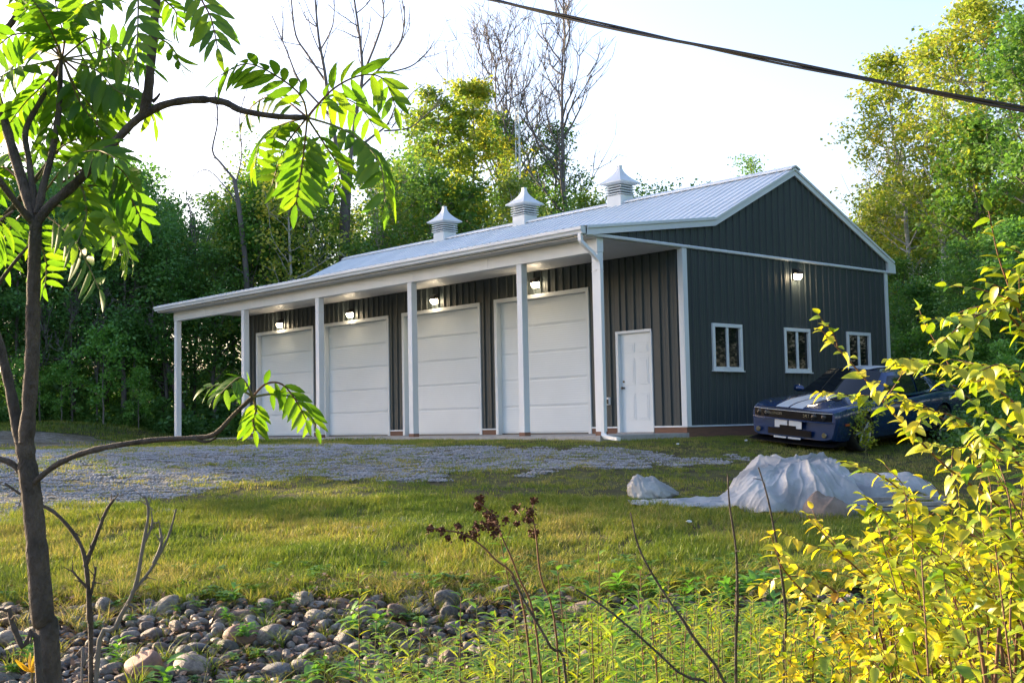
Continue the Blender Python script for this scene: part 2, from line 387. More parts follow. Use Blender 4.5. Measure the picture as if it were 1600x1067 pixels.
# corner trims
def angle_trim(x, y, z0, z1, w=.11, sx=-1, name='corner_trim'):
    m = MB(); m.box(x+sx*w if sx < 0 else x, x if sx < 0 else x+w, y-.026, y+.0, z0, z1)
    m.box(x-.0 if sx < 0 else x-.026, x+.026 if sx < 0 else x, y-.026, y+w, z0, z1) 
    return m.build(name, M_white, B, bevel=.004)
angle_trim(0, D, Z0-.03, ZT-.03)
MB().box(-.02, .03, W-.09, W+.035, Z0-.03, ZT-.03).build('corner_trim', M_white, B, bevel=.004)
angle_trim(XL, D, Z0-.03, ZT-.03, sx=1)
# horizontal trim at the foot of the gable
MB().prism([(0, 0, -.03), (.045, 0, -.03), (.055, 0, .0), (.03, 0, .03), (0, 0, .03)], (0, -.36, ZT), (0, W+.32, ZT)).build('belt_trim', M_white, B)
# porch posts
px_ = [-16.87, -13.022, -9.441, -5.746, -2.176, -.10]
for i, x in enumerate(px_):
    p = MB().box(x-.075, x+.075, 0.0, .15, -.01, 3.362).build('porch_post', M_white, B, bevel=.006)
    MB().box(x-.079, x+.079, -.004, .154, 3.0, 3.012).build('wrap_seam', M_soffit, p)
    MB().box(x-.08, x+.08, -.005, .155, -.012, .06).build('post_foot', M_skirt if i > 1 else M_conc, p)
# beam, in lengths of trim
bx = [-16.96, -15.1, -11.9, -8.9, -5.6, -3.1, -.02]
for a, b in zip(bx[:-1], bx[1:]):
    MB().box(a+.003, b-.003, .0-.006, .16, 3.365, ZT-.002).build('porch_beam', M_white, B, bevel=.003)
# soffit boards running along the porch
y = .162; k = 0
while y < D-.02:
    MB().box(-16.96, -.03, y, min(y+.135, D-.016), ZT-.045-.0*k, ZT-.03).build('soffit_board', M_soffit, B); y += .15; k += 1
MB().box(-16.96, -.03, -.0, D, ZT-.028, ZT-.022).build('soffit_backing', M_darkmetal, B)
y = -.35
while y < -.03:
    MB().box(-17.2, .02, y, y+.105, ZT-.045, ZT-.03).build('eave_board', M_soffit, B); y += .112
MB().box(-17.2, .0, -.37, -.352, 3.64, 3.80).build('fascia', M_white, B)
# rake trims following the roof edge
def rake(x0, x1, pts, h=.15, drop=.02):
    m = MB()
    for (ya, yb) in zip(pts[:-1], pts[1:]):
        za, zb = roofz(ya+1e-4)-drop, roofz(yb-1e-4)-drop
        vs = [(x, y, z+dz) for x in (x0, x1) for y, z in ((ya, za), (yb, zb)) for dz in (-h, 0)]
        m.add(vs, [(0, 2, 3, 1), (4, 5, 7, 6), (0, 1, 5, 4), (2, 6, 7, 3), (0, 4, 6, 2), (1, 3, 7, 5)])
    return m
rake(.035, .075, [-.36, 3.37, 6.19, 10.16]).build('rake_trim', M_white, B)
rake(.076, .10, [-.36, 3.37, 6.19, 10.16], h=.05, drop=.0).build('rake_cap', M_white, B)
rake(-17.27, -17.21, [-.36, 3.37, 6.19, 10.16]).build('rake_trim', M_white, B)
# eave returns: front box and the rear boxed end
MB().prism([(0, -.36, 3.80), (0, .10, 3.84), (0, .0, 3.68), (0, -.16, 3.64), (0, -.36, 3.66)][::-1], (-.03, 0, 0), (.072, 0, 0)).build('eave_return', M_white, B)
MB().prism([(0, 9.90, 3.92), (0, 10.22, 3.86), (0, 10.24, 3.64), (0, 9.93, 3.64)], (-.05, 0, 0), (.072, 0, 0)).build('eave_return', M_white, B)
MB().box(-17.2, -.06, 9.93, 10.24, 3.62, 3.64).build('rear_soffit', M_soffit, B)
MB().box(-17.2, -.06, 10.22, 10.24, 3.64, 3.88).build('fascia', M_white, B)
# roof sheets: ribs run down the slope
def roofsheet(x0, x1, ya, yb, name='roof_sheet', mi=None):
    za, zb = roofz(ya+1e-4), roofz(yb-1e-4); L_ = math.hypot(yb-ya, zb-za); nrm = (0, -(zb-za)/L_, (yb-ya)/L_)
    w = x1-x0; pts = [(0, .0)]; k = .1143
    while k < w:
        pts += [(k-.03, 0), (k-.014, .02), (k+.014, .02), (k+.03, 0)]; k += .2286
    pts.append((w, 0.)); n = len(pts)
    V = [(x0+x, ya+nrm[1]*d, za+nrm[2]*d) for x, d in pts]+[(x0+x, yb+nrm[1]*d, zb+nrm[2]*d) for x, d in pts]
    return MB().add(V, [(i, i+1, n+i+1, n+i) for i in range(n-1)]).build(name, M_roof, B)
nx = 19; x0r, x1r = -17.28, .09
for i in range(nx):
    a = x1r-(i+1)*.9144; b = x1r-i*.9144
    roofsheet(a, b, -.42, 3.38); roofsheet(a, b, 3.365, 6.19)
roofsheet(x0r, x1r, 6.19, 10.2)
dk = MB()
for ya, yb in ((-.40, 3.37), (3.37, 6.19), (6.19, 10.18)):
    za, zb = roofz(ya+1e-4)-.012, roofz(yb-1e-4)-.012
    dk.prism([(0, ya, za-.02), (0, ya, za), (0, yb, zb), (0, yb, zb-.02)], (-17.2, 0, 0), (.034, 0, 0))
dk.build('roof_deck', M_darkmetal, B)
MB().prism([(0, -.17, -.075), (0, -.165, -.04), (0, 0, .035), (0, .165, -.03), (0, .17, -.07), (0, 0, 0)], (-17.3, 6.19, 5.72), (.12, 6.19, 5.72)).build('ridge_cap', M_roof, B)
# gutter and downspout
gp = [(0, 0, 0), (0, -.085, 0), (0, -.10, .045), (0, -.128, .07), (0, -.13, .125), (0, -.115, .13), (0, -.112, .075), (0, -.085, .05), (0, -.075, .012), (0, -.01, .012), (0, -.01, .13), (0, 0, .13)]
g = MB().prism(gp, (-17.22, -.372, 3.655), (.05, -.372, 3.655)); g.build('gutter', M_white, B)
MB().prism([(0, 0, 0), (0, -.085, 0), (0, -.13, .07), (0, -.13, .125), (0, 0, .13)], (.05, -.372, 3.655), (.056, -.372, 3.655)).build('gutter_end_cap', M_white, B)
MB().prism([(0, 0, 0), (0, -.085, 0), (0, -.13, .07), (0, -.13, .125), (0, 0, .13)], (-17.226, -.372, 3.655), (-17.22, -.372, 3.655)).build('gutter_end_cap', M_white, B)
def rect_pipe(path, w=.075, d=.06):
    m = MB(); P = smooth_path(path, 4); T = np.gradient(P, axis=0); T /= np.linalg.norm(T, axis=1)[:, None]
    V = []
    for p, t in zip(P, T):
        sx = np.array([1., 0, 0]); sx = sx-t*(sx@t)
        if np.linalg.norm(sx) < .3: sx = np.array([0, 1., 0]); sx = sx-t*(sx@t)
        sx /= np.linalg.norm(sx); sy = np.cross(t, sx)
        for a, b in ((-1, -1), (1, -1), (1, 1), (-1, 1)): V.append(p+sx*a*w/2+sy*b*d/2)
    n = len(P); fs = [(4*i+j, 4*i+(j+1) % 4, 4*i+4+(j+1) % 4, 4*i+4+j) for i in range(n-1) for j in range(4)]
    return m.add(V, fs+[(3, 2, 1, 0), (4*n-4, 4*n-3, 4*n-2, 4*n-1)])
ds = rect_pipe([(-.02, -.44, 3.66), (-.02, -.44, 3.58), (-.01, -.42, 3.50), (.03, -.22, 3.33), (.06, -.08, 3.20), (.065, -.045, 3.10), (.065, -.04, 2.9), (.065, -.04, 1.0), (.065, -.04, .12), (.08, -.06, .02), (.16, -.10, -.03), (.60, -.22, -.075)]).build('downspout', M_white, B)
for z in (3.02, .62): MB().box(-.03, .115, -.078, .0, z, z+.035).build('strap', M_white, ds)
# garage doors: five sections, frames and header
for a, b, t in doors:
    fr = thing('garage_door', None, None); fr.parent = B
    f = MB(); f.box(a, a+.09, D-.03, D+.15, -.01, t); f.box(b-.09, b, D-.03, D+.15, -.01, t); f.box(a, b, D-.032, D+.15, t-.09, t)
    f.build('door_frame', M_white, fr, bevel=.004)
    zz0 = .012; n = 5; hgt = (t-.092-zz0)/n
    for k in range(n):
        z0_ = zz0+k*hgt; m = MB(); pr_ = []
        # fine pressed lines across each section
        zs = np.linspace(z0_+.012, z0_+hgt-.008, 25); yb = D+.10
        V = []
        for q, z in enumerate(zs):
            dd = .0 if q % 2 == 0 else .0014
            if q in (0, 24): dd = .005
            V += [(a+.092, yb+dd, z), (b-.092, yb+dd, z)]
        m.add(V, [(2*i, 2*i+1, 2*i+3, 2*i+2) for i in range(24)])
        m.box(a+.091, b-.091, yb+.013, yb+.04, z0_, z0_+hgt-.002)
        m.build('door_section', M_door, fr)
    MB().box(a+.09, b-.09, D+.085, D+.12, -.011, .011).build('bottom_seal', M_darkmetal, fr)
# entry door with six raised panels
dr = thing('entry_door', None, None); dr.parent = B
f = MB(); f.box(md0, md0+.07, D-.03, D+.12, 0, mdt); f.box(md1-.03, md1, D-.03, D+.12, 0, mdt); f.box(md0, md1, D-.032, D+.12, mdt-.055, mdt)
f.build('door_frame', M_white, dr, bevel=.003)
lx0, lx1 = md0+.072, md1-.032; yd = D+.05
MB().box(lx0, lx1, yd, yd+.045, .012, mdt-.057).build('door_leaf', M_door, dr)
wl = (lx1-lx0)
for (za, zb) in ((.25, .80), (.98, 1.52), (1.64, 1.84)):
    for c in (0, 1):
        xa = lx0+.13+c*(wl-.26+.11)/2; xb = xa+(wl-.26-.11)/2
        m = MB(); m.box(xa, xb, yd-.008, yd-.0005, za, zb); o = m.build('raised_panel', M_door, dr, bevel=.004)
        MB().box(xa+.04, xb-.04, yd-.015, yd-.009, za+.04, zb-.04).build('raised_panel', M_door, dr, bevel=.003)
kb = MB().tube([(lx0+.07, yd, .92), (lx0+.07, yd-.05, .92)], [.022, .012]).tube([(lx0+.07, yd-.035, .92), (lx0+.07, yd-.05, .92), (lx0+.07, yd-.07, .92), (lx0+.07, yd-.075, .92)], [.012, .028, .026, .01], 12)
kb.build('door_knob', M_brass, dr)
MB().tube([(lx0+.07, yd+.001, 1.05), (lx0+.07, yd-.015, 1.05)], .022, 12).build('deadbolt', M_brass, dr)
MB().box(md0, md1, D-.06, D+.1, -.011, .011).build('threshold', M_conc, dr)
# outlet box
ob = MB().box(-2.10, -2.0, D-.075, D-.02, .58, .74).build('outlet_box', M_soffit, B, bevel=.012)
MB().box(-2.08, -2.02, D-.092, D-.076, .60, .70).build('cover', M_darkmetal, ob, bevel=.006)
# windows: frame, mullion, two panes
M_glass, nt, out = mat_new('window_glass'); b_ = N(nt, 'ShaderNodeBsdfPrincipled'); b_.inputs['Base Color'].default_value = (.012, .014, .014, 1)
b_.inputs['Roughness'].default_value = .03; b_.inputs['Specular IOR Level'].default_value = .3
nz = noise_node(nt, 2.2, 3); bp = N(nt, 'ShaderNodeBump'); bp.inputs['Strength'].default_value = .08; nt.links.new(nz.outputs['Fac'], bp.inputs['Height']); nt.links.new(bp.outputs[0], b_.inputs['Normal'])
nt.links.new(b_.outputs[0], out.inputs[0])
for a, b in wins:
    w = thing('window', None, None); w.parent = B
    f = MB(); t = .075
    f.box(-.02, .045, a, b, wz0, wz0+t); f.box(-.02, .045, a, b, wz1-t, wz1); f.box(-.02, .044, a, a+t, wz0+t, wz1-t); f.box(-.02, .044, b-t, b, wz0+t, wz1-t)
    f.build('window_frame', M_white, w, bevel=.006)
    mid = (a+b)/2
    MB().box(-.01, .03, mid-.035, mid+.035, wz0+t, wz1-t).build('mullion', M_white, w, bevel=.004)
    MB().box(-.012, .004, a+t, mid-.035, wz0+t, wz1-t).build('pane', M_glass, w)
    MB().box(-.03, -.012, mid+.035, b-t, wz0+t, wz1-t).build('pane', M_glass, w)
    MB().box(.0, .07, a-.02, b+.02, wz0-.025, wz0-.001).build('window_sill', M_white, w)
# wall lamps (half-round shade over a glowing lens)
def wall_lamp(x, y, z, axis_):
    l = thing('wall_lamp', None, None, (x, y, z), rz=0 if axis_ == 'y' else math.pi/2); l.parent = B; l.scale = (.85, .85, .85)
    # local: faces -y
    h = MB(); h.box(-.11, .11, -.03, 0, -.13, .16)
    arc = [(-.09, 0, .15)]+[(-.09, -.20*math.sin(t), .02+.13*math.cos(t)) for t in np.linspace(0.1, 1.25, 7)]+[(-.09, -.17, .0), (-.09, 0, .03)]
    h.prism([(0, p[1], p[2]) for p in arc], (-.10, 0, 0), (.10, 0, 0))
    h.build('lamp_housing', M_darkmetal, l, bevel=.006)
    g = MB(); arc2 = [(0, -.03, .02), (0, -.165, .0), (0, -.15, -.06), (0, -.10, -.115), (0, -.03, -.125)]
    g.prism(arc2[::-1], (-.095, 0, 0), (.095, 0, 0)); g.build('lamp_glass', M_lamp, l, bevel=.01)
    ld = bpy.data.lights.new('lamp_light', 'POINT'); ld.energy = .8; ld.color = (1, .76, .48); ld.shadow_soft_size = .06
    lo = bpy.data.objects.new('lamp_light', ld); COL.objects.link(lo); lo.parent = l; lo.location = (0, -.24, -.12)
for x, z in ((-14.97, 3.24), (-11.40, 3.25), (-7.77, 3.29), (-4.15, 3.34)): wall_lamp(x, D-.02, z, 'y')
wall_lamp(.02, 6.15, 3.34, 'x')
# cupolas on the ridge
def cupola(xc):
    c = thing('cupola', None, None, (xc, 6.19, 5.70)); c.parent = B
    def ring(w, z): return [(-w, -w, z), (w, -w, z), (w, w, z), (-w, w, z)]
    def stack(ws, name, mat):
        V = []; 
        for w, z in ws: V += ring(w, z)
        n = len(ws); F_ = [(4*i+j, 4*i+(j+1) % 4, 4*i+4+(j+1) % 4, 4*i+4+j) for i in range(n-1) for j in range(4)]+[(3, 2, 1, 0), (4*n-4, 4*n-3, 4*n-2, 4*n-1)]
        return MB().add(V, F_).build(name, mat, c)
    stack([(.235, -.25), (.235, .17)], 'cupola_base', M_roof)
    stack([(.18, .16), (.18, .42)], 'vent_core', M_darkmetal)
    for k in range(4): stack([(.275, .185+k*.065), (.275, .198+k*.065), (.20, .232+k*.065), (.20, .212+k*.065)], 'louvre_slat', M_roof)
    stack([(.25, .435), (.37, .47), (.372, .50)]+[(.05+.32*(1-t)**1.9, .50+.42*t) for t in (.12, .25, .4, .55, .7, .85, 1.)]+[(.055, .93), (.055, .955)], 'cupola_cap', M_roof)
for xc in (-12.142, -8.658, -5.117): cupola(xc)

# ------------------------------------------------------------------ the car
M_blue = pmat('deep_blue_car_paint', (.002, .034, .14), (.002, .028, .12), rough=.25, metal=.3, scale=2, spec=.6, coat=1.)
M_stripe = pmat('silver_stripe_paint', (.58, .62, .66), (.54, .58, .62), rough=.45, coat=.2)
M_black = pmat('black_trim', (.005, .005, .006), rough=.5, spec=.15)
M_rubber = pmat('tyre_rubber', (.015, .015, .015), rough=.8)
M_rim = pmat('alloy_rim', (.35, .36, .37), rough=.3, metal=.9)
M_cglass = pmat('car_glass', (.008, .012, .016), rough=.03, spec=.45)
M_chrome = pmat('chrome', (.6, .6, .62), rough=.15, metal=1.)
M_amber = pmat('amber_marker', (.45, .10, .02), rough=.3)
M_head = pmat('headlamp_lens', (.02, .022, .025), rough=.15, spec=.4)
CAR = thing('parked_car', 'dark blue two-door muscle car with twin silver stripes parked beside the garage end wall', 'car')
CAR.location = (2.26, 2.50, -.345); 
_c = Matrix.Rotation(RAD(-89.1), 4, 'Z') @ Matrix.Rotation(RAD(2.6), 4, 'Y') @ Matrix.Rotation(RAD(-6.), 4, 'X')
CAR.rotation_euler = _c.to_euler()
# local: x forward (nose at 0), y left, z up
xs_ = [0, -.04, -.12, -.3, -.6, -.95, -1.3, -1.6, -2.0, -2.5, -3.0, -3.4, -3.8, -4.2, -4.6, -4.85, -4.97, -5.02]
hw_ = [.88, .90, .925, .945, .955, .96, .955, .945, .94, .94, .95, .965, .975, .97, .955, .93, .91, .89]
zb_ = [.24, .22, .2, .19, .19, .19, .19, .2, .2, .2, .2, .19, .19, .2, .24, .28, .32, .36]
zs_ = [.75, .765, .785, .82, .85, .87, .88, .885, .89, .895, .92, .95, .97, .97, .96, .95, .94, .92]
zt_ = [.765, .785, .81, .85, .885, .915, .95, .965, .97, .97, .97, .985, 1.0, 1.01, 1.01, 1.005, .99, .95]
def cint(a, x): return float(np.interp(-x, [-q for q in xs_], a))
def plan(x, y): # the nose and tail sweep back towards the corners
    s = min(1., abs(y)/.95)
    return x-.16*s**4*max(0, 1+x/.5)*(x > -.5)-.0+ (.12*s**4*max(0, 1-(x+5.02)/.5) if x < -4.52 else 0)
def topz(x, y):
    w = cint(hw_, x); s = min(1, abs(y)/(w*.93)); zs, zt = cint(zs_, x), cint(zt_, x)
    bul = .022*math.exp(-((abs(y)-.40)/.10)**2)*float(sstep(-x, .15, .5)*(1-sstep(-x, 1.3, 1.55)))
    return zs+(zt-zs)*(1-s**2.4)+bul
prof = []
ys_top = [.93, .86, .78, .66, .54, .46, .40, .34, .27, .18, .09, 0]
def section(x):
    w, zb, zs = cint(hw_, x), cint(zb_, x), cint(zs_, x)
    half = [(0, zb), (.8*w, zb), (.93*w, zb+.03), (.965*w, zb+.12), (.985*w, zb+.25), (1.0*w, zs-.22), (.998*w, zs-.14), (.985*w, zs-.07), (.96*w, zs-.02)]
    half += [(f*w, topz(x, f*w)) for f in ys_top]
    pts = [(y, z) for y, z in half]+[(-y, z) for y, z in half[::-1][1:-1]]
    return [(plan(x, y), y, z) for y, z in pts]
secs = [section(x) for x in np.concatenate([[0, -.02, -.05, -.12, -.2, -.3, -.45], np.arange(-.6, -4.5, -.14), [-4.5, -4.65, -4.8, -4.9, -4.97, -5.02]])]
n = len(secs[0]); V = [p for s in secs for p in s]
F_ = [(i*n+j, i*n+(j+1) % n, (i+1)*n+(j+1) % n, (i+1)*n+j) for i in range(len(secs)-1) for j in range(n)]
F_ += [tuple(range(n-1, -1, -1)), tuple(range((len(secs)-1)*n, len(secs)*n))]
bm_ = MB().add(V, F_, True)
body = bm_.build('body', M_blue, CAR)
body.modifiers.new('edge', 'EDGE_SPLIT').split_angle = RAD(40)
def wheel(x, y):
    s = 1 if y > 0 else -1
    w = thing('wheel', None, None, (x, y, .355)); w.parent = CAR
    def lathe(prof_, mat, name, seg=32):
        V = []; m = len(prof_)
        for k in range(seg):
            t = 2*math.pi*k/seg
            for r, a in prof_: V.append((r*math.cos(t), s*a, r*math.sin(t)))
        MB().add(V, [(k*m+j, ((k+1) % seg)*m+j, ((k+1) % seg)*m+j+1, k*m+j+1) for k in range(seg) for j in range(m-1)], True).build(name, mat, w)
    lathe([(.27, -.12), (.34, -.12), (.355, -.09), (.357, .09), (.34, .12), (.275, .125), (.27, .10)], M_rubber, 'tyre')
    lathe([(.27, .10), (.262, .115), (.25, .10), (.24, .02), (.24, -.1)], M_rim, 'rim')
    lathe([(.0, -.04), (.24, -.04)], M_black, 'brake_disc')
    sp = MB()
    for k in range(5):
        t = 2*math.pi*k/5
        for o_ in (-.09, .09):
            a = np.array([.05*math.cos(t), s*.085, .05*math.sin(t)]); b = np.array([.25*math.cos(t+o_*1.6), s*.10, .25*math.sin(t+o_*1.6)])
            sp.tube([a, b], [.022, .016], 6)
    sp.tube([(0, s*.02, 0), (0, s*.10, 0)], .055, 12); sp.build('spokes', M_rim, w)
for x in (-.95, -3.90):
    for s in (-1, 1): wheel(x, s*.835)
# wheel arches: cut with a boolean
cut = MB()
for x in (-.95, -3.90):
    for s in (-1, 1):
        th = np.linspace(0, 2*math.pi, 29)[:-1]; c0 = [(x+.395*math.cos(t), s*.60, .365+.395*math.sin(t)) for t in th]; c1 = [(a, s*1.1, c) for a, b, c in c0]
        fs = [(i, (i+1) % 28, 28+(i+1) % 28, 28+i) for i in range(28)]+[tuple(range(27, -1, -1)), tuple(range(28, 56))]
        if s < 0: fs = [f[::-1] for f in fs]
        cut.add(c0+c1, fs)
try:
    co = bpy.data.objects.new('cutter', cut.mesh('cutter')); COL.objects.link(co); co.parent = CAR
    body.modifiers.clear()
    bm2 = bmesh.new(); bm2.from_mesh(body.data); bmesh.ops.recalc_face_normals(bm2, faces=bm2.faces); bm2.to_mesh(body.data); bm2.free()
    bm2 = bmesh.new(); bm2.from_mesh(co.data); bmesh.ops.recalc_face_normals(bm2, faces=bm2.faces); bm2.to_mesh(co.data); bm2.free()
    bo = body.modifiers.new('arch', 'BOOLEAN'); bo.operation = 'DIFFERENCE'; bo.object = co; bo.solver = 'EXACT'
    dg = bpy.context.evaluated_depsgraph_get(); nm = bpy.data.meshes.new_from_object(body.evaluated_get(dg))
    if len(nm.vertices) > 300:
        body.modifiers.clear(); body.data = nm
        body.modifiers.new('edge', 'EDGE_SPLIT').split_angle = RAD(40)
    else: body.modifiers.clear()
    bpy.data.objects.remove(co)
except Exception as e: print('boolean', e)
if not body.data.materials: body.data.materials.append(M_blue)
# greenhouse: body-coloured roof shell and proud glass
def gh(x0, x1, w0, w1, z0, z1): pass
base = [(-1.50, .62, .955), (-1.62, .80, .93), (-2.2, .86, .93), (-3.0, .87, .95), (-3.65, .84, .99), (-4.25, .76, 1.0), (-4.45, .55, 1.0)]
roof = [(-2.20, .46, 1.395), (-2.24, .58, 1.375), (-2.5, .63, 1.39), (-3.0, .64, 1.40), (-3.4, .62, 1.385), (-3.72, .56, 1.34), (-3.80, .42, 1.345)]
def roofc(x): return float(np.interp(-x, [2.2, 2.5, 2.9, 3.3, 3.8], [1.41, 1.435, 1.445, 1.43, 1.36]))
gm_ = MB(); V = []; 
for s in (1, -1):
    for b_, r_ in zip(base, roof):
        for t in (0, .5, 1): 
            V.append((b_[0]*(1-t)+r_[0]*t, s*(b_[1]*(1-t)+r_[1]*t+.035*math.sin(math.pi*t)), b_[2]*(1-t)+r_[2]*t))
nb = len(base); fs = []
for s in range(2):
    for i in range(nb-1):
        for t in range(2):
            a = s*nb*3+i*3+t; q = (a, a+3, a+4, a+1); fs.append(q if s else q[::-1])
gm_.add(V, fs, True)
# roof skin
rx = [r_[0] for r_ in roof]; V = []; fs = []
for r_ in roof:
    for k in range(-4, 5):
        y = r_[1]*k/4; V.append((r_[0] if abs(k) == 4 else r_[0]+.03*(1-(k/4)**2)*(1 if r_[0] > -2.22 else 0)-.03*(1-(k/4)**2)*(1 if r_[0] < -3.75 else 0), y, r_[2]+(roofc(r_[0])-r_[2])*(1-(k/4)**2)))
for i in range(nb-1):
    for k in range(8): a = i*9+k; fs.append((a, a+1, a+10, a+9))
gm_.add(V, [f[::-1] for f in fs], True); gm_.build('roof', M_blue, CAR)
def curved(pa, pb, bow, name, mat, inset=.0, nn=9, mm=5, lift=.0, ya=None):
    """screen between a lower and an upper edge: (x, halfwidth, z) each"""
    V = []
    for t in np.linspace(inset, 1-inset*.8, mm):
        x = pa[0]*(1-t)+pb[0]*t; w = (pa[1]*(1-t)+pb[1]*t)*(1-inset); z = pa[2]*(1-t)+pb[2]*t
        for k in np.linspace(-1, 1, nn): V.append((x+bow*(1-k*k), w*k, z+lift+.03*(1-k*k)))
    return MB().add(V, [(i*nn+j, i*nn+j+1, (i+1)*nn+j+1, (i+1)*nn+j) for i in range(mm-1) for j in range(nn-1)], True).build(name, mat, CAR)
curved((-1.49, .76, .95), (-2.20, .555, 1.392), .10, 'windscreen', M_cglass)
curved((-4.44, .70, 1.0), (-3.80, .52, 1.35), -.04, 'rear_window', M_cglass)
for s in (1, -1):
    def sp(i, t, out_=.012):
        b_, r_ = base[i], roof[i]; return (b_[0]*(1-t)+r_[0]*t, s*(b_[1]*(1-t)+r_[1]*t+.035*math.sin(math.pi*t)+out_), b_[2]*(1-t)+r_[2]*t)
    for ia, ib in ((1, 3), (3, 4)):
        V = []; rows = (.12, .5, .86)
        seq = range(ia, ib+1)
        for i in seq:
            for t in rows:
                p = sp(i, t); dx = (-.10 if i == ia and ia == 1 else (-.02 if i == ia else .04)); V.append((p[0]+dx, p[1], p[2]))
        m_ = len(list(seq)); MB().add(V, [(i*3+t, i*3+3+t, i*3+4+t, i*3+1+t) for i in range(m_-1) for t in range(2)], True).build('side_window', M_cglass, CAR)
    mr = MB(); th = np.linspace(0, 2*math.pi, 13)[:-1]
    mr.tube([(-1.80, s*.88, .98), (-1.81, s*.93, .985), (-1.82, s*1.02, .99), (-1.82, s*1.09, .99), (-1.82, s*1.11, .99)], [.02, .05, .075, .07, .03], 12)
    mr.build('door_mirror', M_blue, CAR)
    MB().box(-2.55, -2.40, s*.955-.012, s*.955+.012, .78, .81).build('door_handle', M_chrome, CAR)
# front: grille slot, lamps, bumper marks, splitter
def front_patch(y0, y1, z0, z1, name, mat, out_=.006, ny=14, depth=.012, parent=CAR):
    V = []; ys = np.linspace(y0, y1, ny)
    for y in ys:
        for z in (z0, z1):
            x = plan(0, y)+out_+(.0 if z > .5 else 0); V.append((x, y, z))
    k = len(V); V += [(x-depth, y, z) for x, y, z in V]
    fs = [(2*i, 2*i+1, 2*i+3, 2*i+2) for i in range(ny-1)]+[(k+2*i, 2*i, 2*i+2, k+2*i+2) for i in range(ny-1)]+[(2*i+1, k+2*i+1, k+2*i+3, 2*i+3) for i in range(ny-1)]
    fs += [(0, k, k+1, 1), (2*ny-2, 2*ny-1, k+2*ny-1, k+2*ny-2)]
    return MB().add(V, fs).build(name, mat, parent)
front_patch(-.82, .82, .575, .715, 'grille', M_black, ny=24)
for y in (-.68, -.50, .50, .68):
    hl = MB().tube([(plan(0, y)+.005, y, .645), (plan(0, y)+.014, y, .645), (plan(0, y)+.016, y, .645)], [.062, .058, .02], 20); hl.build('headlight', M_head, CAR)
front_patch(-.83, .83, .716, .726, 'grille_trim', M_stripe, out_=.012, ny=24)
front_patch(-.84, .84, .545, .572, 'bumper_lip', M_blue, out_=.03, depth=.04, ny=24)
front_patch(-.46, .46, .275, .385, 'lower_intake', M_black, ny=14)
front_patch(-.20, .15, .386, .45, 'plate_recess', M_black, ny=8, out_=.014)
for y0, y1 in ((-.31, -.045), (-.005, .26)):
    front_patch(y0, y1, .405, .543, 'bumper_stripe', M_stripe, ny=5, out_=.009)
    front_patch(y0, y1, .215, .245, 'bumper_stripe', M_stripe, ny=5, out_=.03)
for y in (-.70, .70):
    MB().tube([(plan(0, y)+.002, y, .33), (plan(0, y)+.012, y, .33)], [.05, .045], 16).build('fog_lamp', M_chrome, CAR)
for s in (1, -1): MB().box(-.46, -.34, s*.952-.008, s*.952+.008, .50, .54).build('side_marker', M_amber, CAR)
V = []
for y in np.linspace(-.9, .9, 19):
    xf = plan(0, y)
    V += [(xf+.09, y, .135), (xf+.09, y, .15), (xf-.35, y, .22), (xf-.35, y, .135)]
k = 19; fs = [(4*i+j, 4*i+(j+1) % 4, 4*i+4+(j+1) % 4, 4*i+4+j) for i in range(k-1) for j in range(4)]+[(0, 1, 2, 3), (4*k-1, 4*k-2, 4*k-3, 4*k-4)]
MB().add(V, fs).build('front_splitter', M_black, CAR)
MB().box(-4.4, -.4, -.8, .8, .16, .24).build('underbody', M_black, CAR)
# hood and roof stripes as thin painted sheets on the surface
def surf_strip(y0, y1, xa, xb, zf, name, mat, lift=.004, nx_=24):
    V = []
    for x in np.linspace(xa, xb, nx_):
        for y in np.linspace(y0, y1, 4): V.append((plan(x, y), y, zf(x, y)+lift))
    return MB().add(V, [(i*4+j, i*4+j+1, i*4+5+j, i*4+4+j) for i in range(nx_-1) for j in range(3)], True).build(name, mat, CAR)
for y0, y1 in ((-.31, -.045), (-.005, .26)):
    surf_strip(y0, y1, -.012, -1.46, topz, 'hood_stripe', M_stripe, lift=.006)
    surf_strip(y0, y1, -2.21, -3.76, lambda x, y: roofc(x)+ (float(np.interp(-x, [2.2, 2.24, 2.5, 3, 3.4, 3.72, 3.8], [r_[2] for r_ in roof]))-roofc(x))*(y/.6)**2, 'roof_stripe', M_stripe, lift=.012)
    surf_strip(y0, y1, -4.46, -4.98, topz, 'boot_stripe', M_stripe)
for s in (1, -1):
    surf_strip(s*.45-.07, s*.45+.07, -.72, -.92, topz, 'hood_scoop', M_black, lift=.008, nx_=5)
    MB().tube([(-.30, s*.62, topz(-.3, .62)-.002), (-.30, s*.62, topz(-.3, .62)+.008)], .016, 8).build('hood_pin', M_chrome, CAR)
    # wipers
    MB().tube([(-1.50, s*.1, .985), (-1.62, s*.1+.5*(-1), 1.045)], .008, 5).build('wiper', M_black, CAR)
V = []
MB().box(-4.97, -4.86, -.72, .72, 1.015, 1.04).build('rear_spoiler', M_blue, CAR, bevel=.01)
for s in (1, -1): MB().box(-5.035, -5.02, s*.45-.30, s*.45+.30, .74, .86).build('tail_light', pmat('red_lens', (.3, .01, .01), rough=.2), CAR)
def letter(txt, size, loc, rot, mat, parent, name='lettering', ext=.002):
    cu = bpy.data.curves.new(name, 'FONT'); cu.body = txt; cu.size = size; cu.extrude = ext; cu.align_x = 'CENTER'
    to = bpy.data.objects.new(name, cu); COL.objects.link(to)
    me = bpy.data.meshes.new_from_object(to.evaluated_get(bpy.context.evaluated_depsgraph_get()))
    bpy.data.objects.remove(to); o = newobj(name, me, mat, parent); o.location = loc; o.rotation_euler = rot; return o
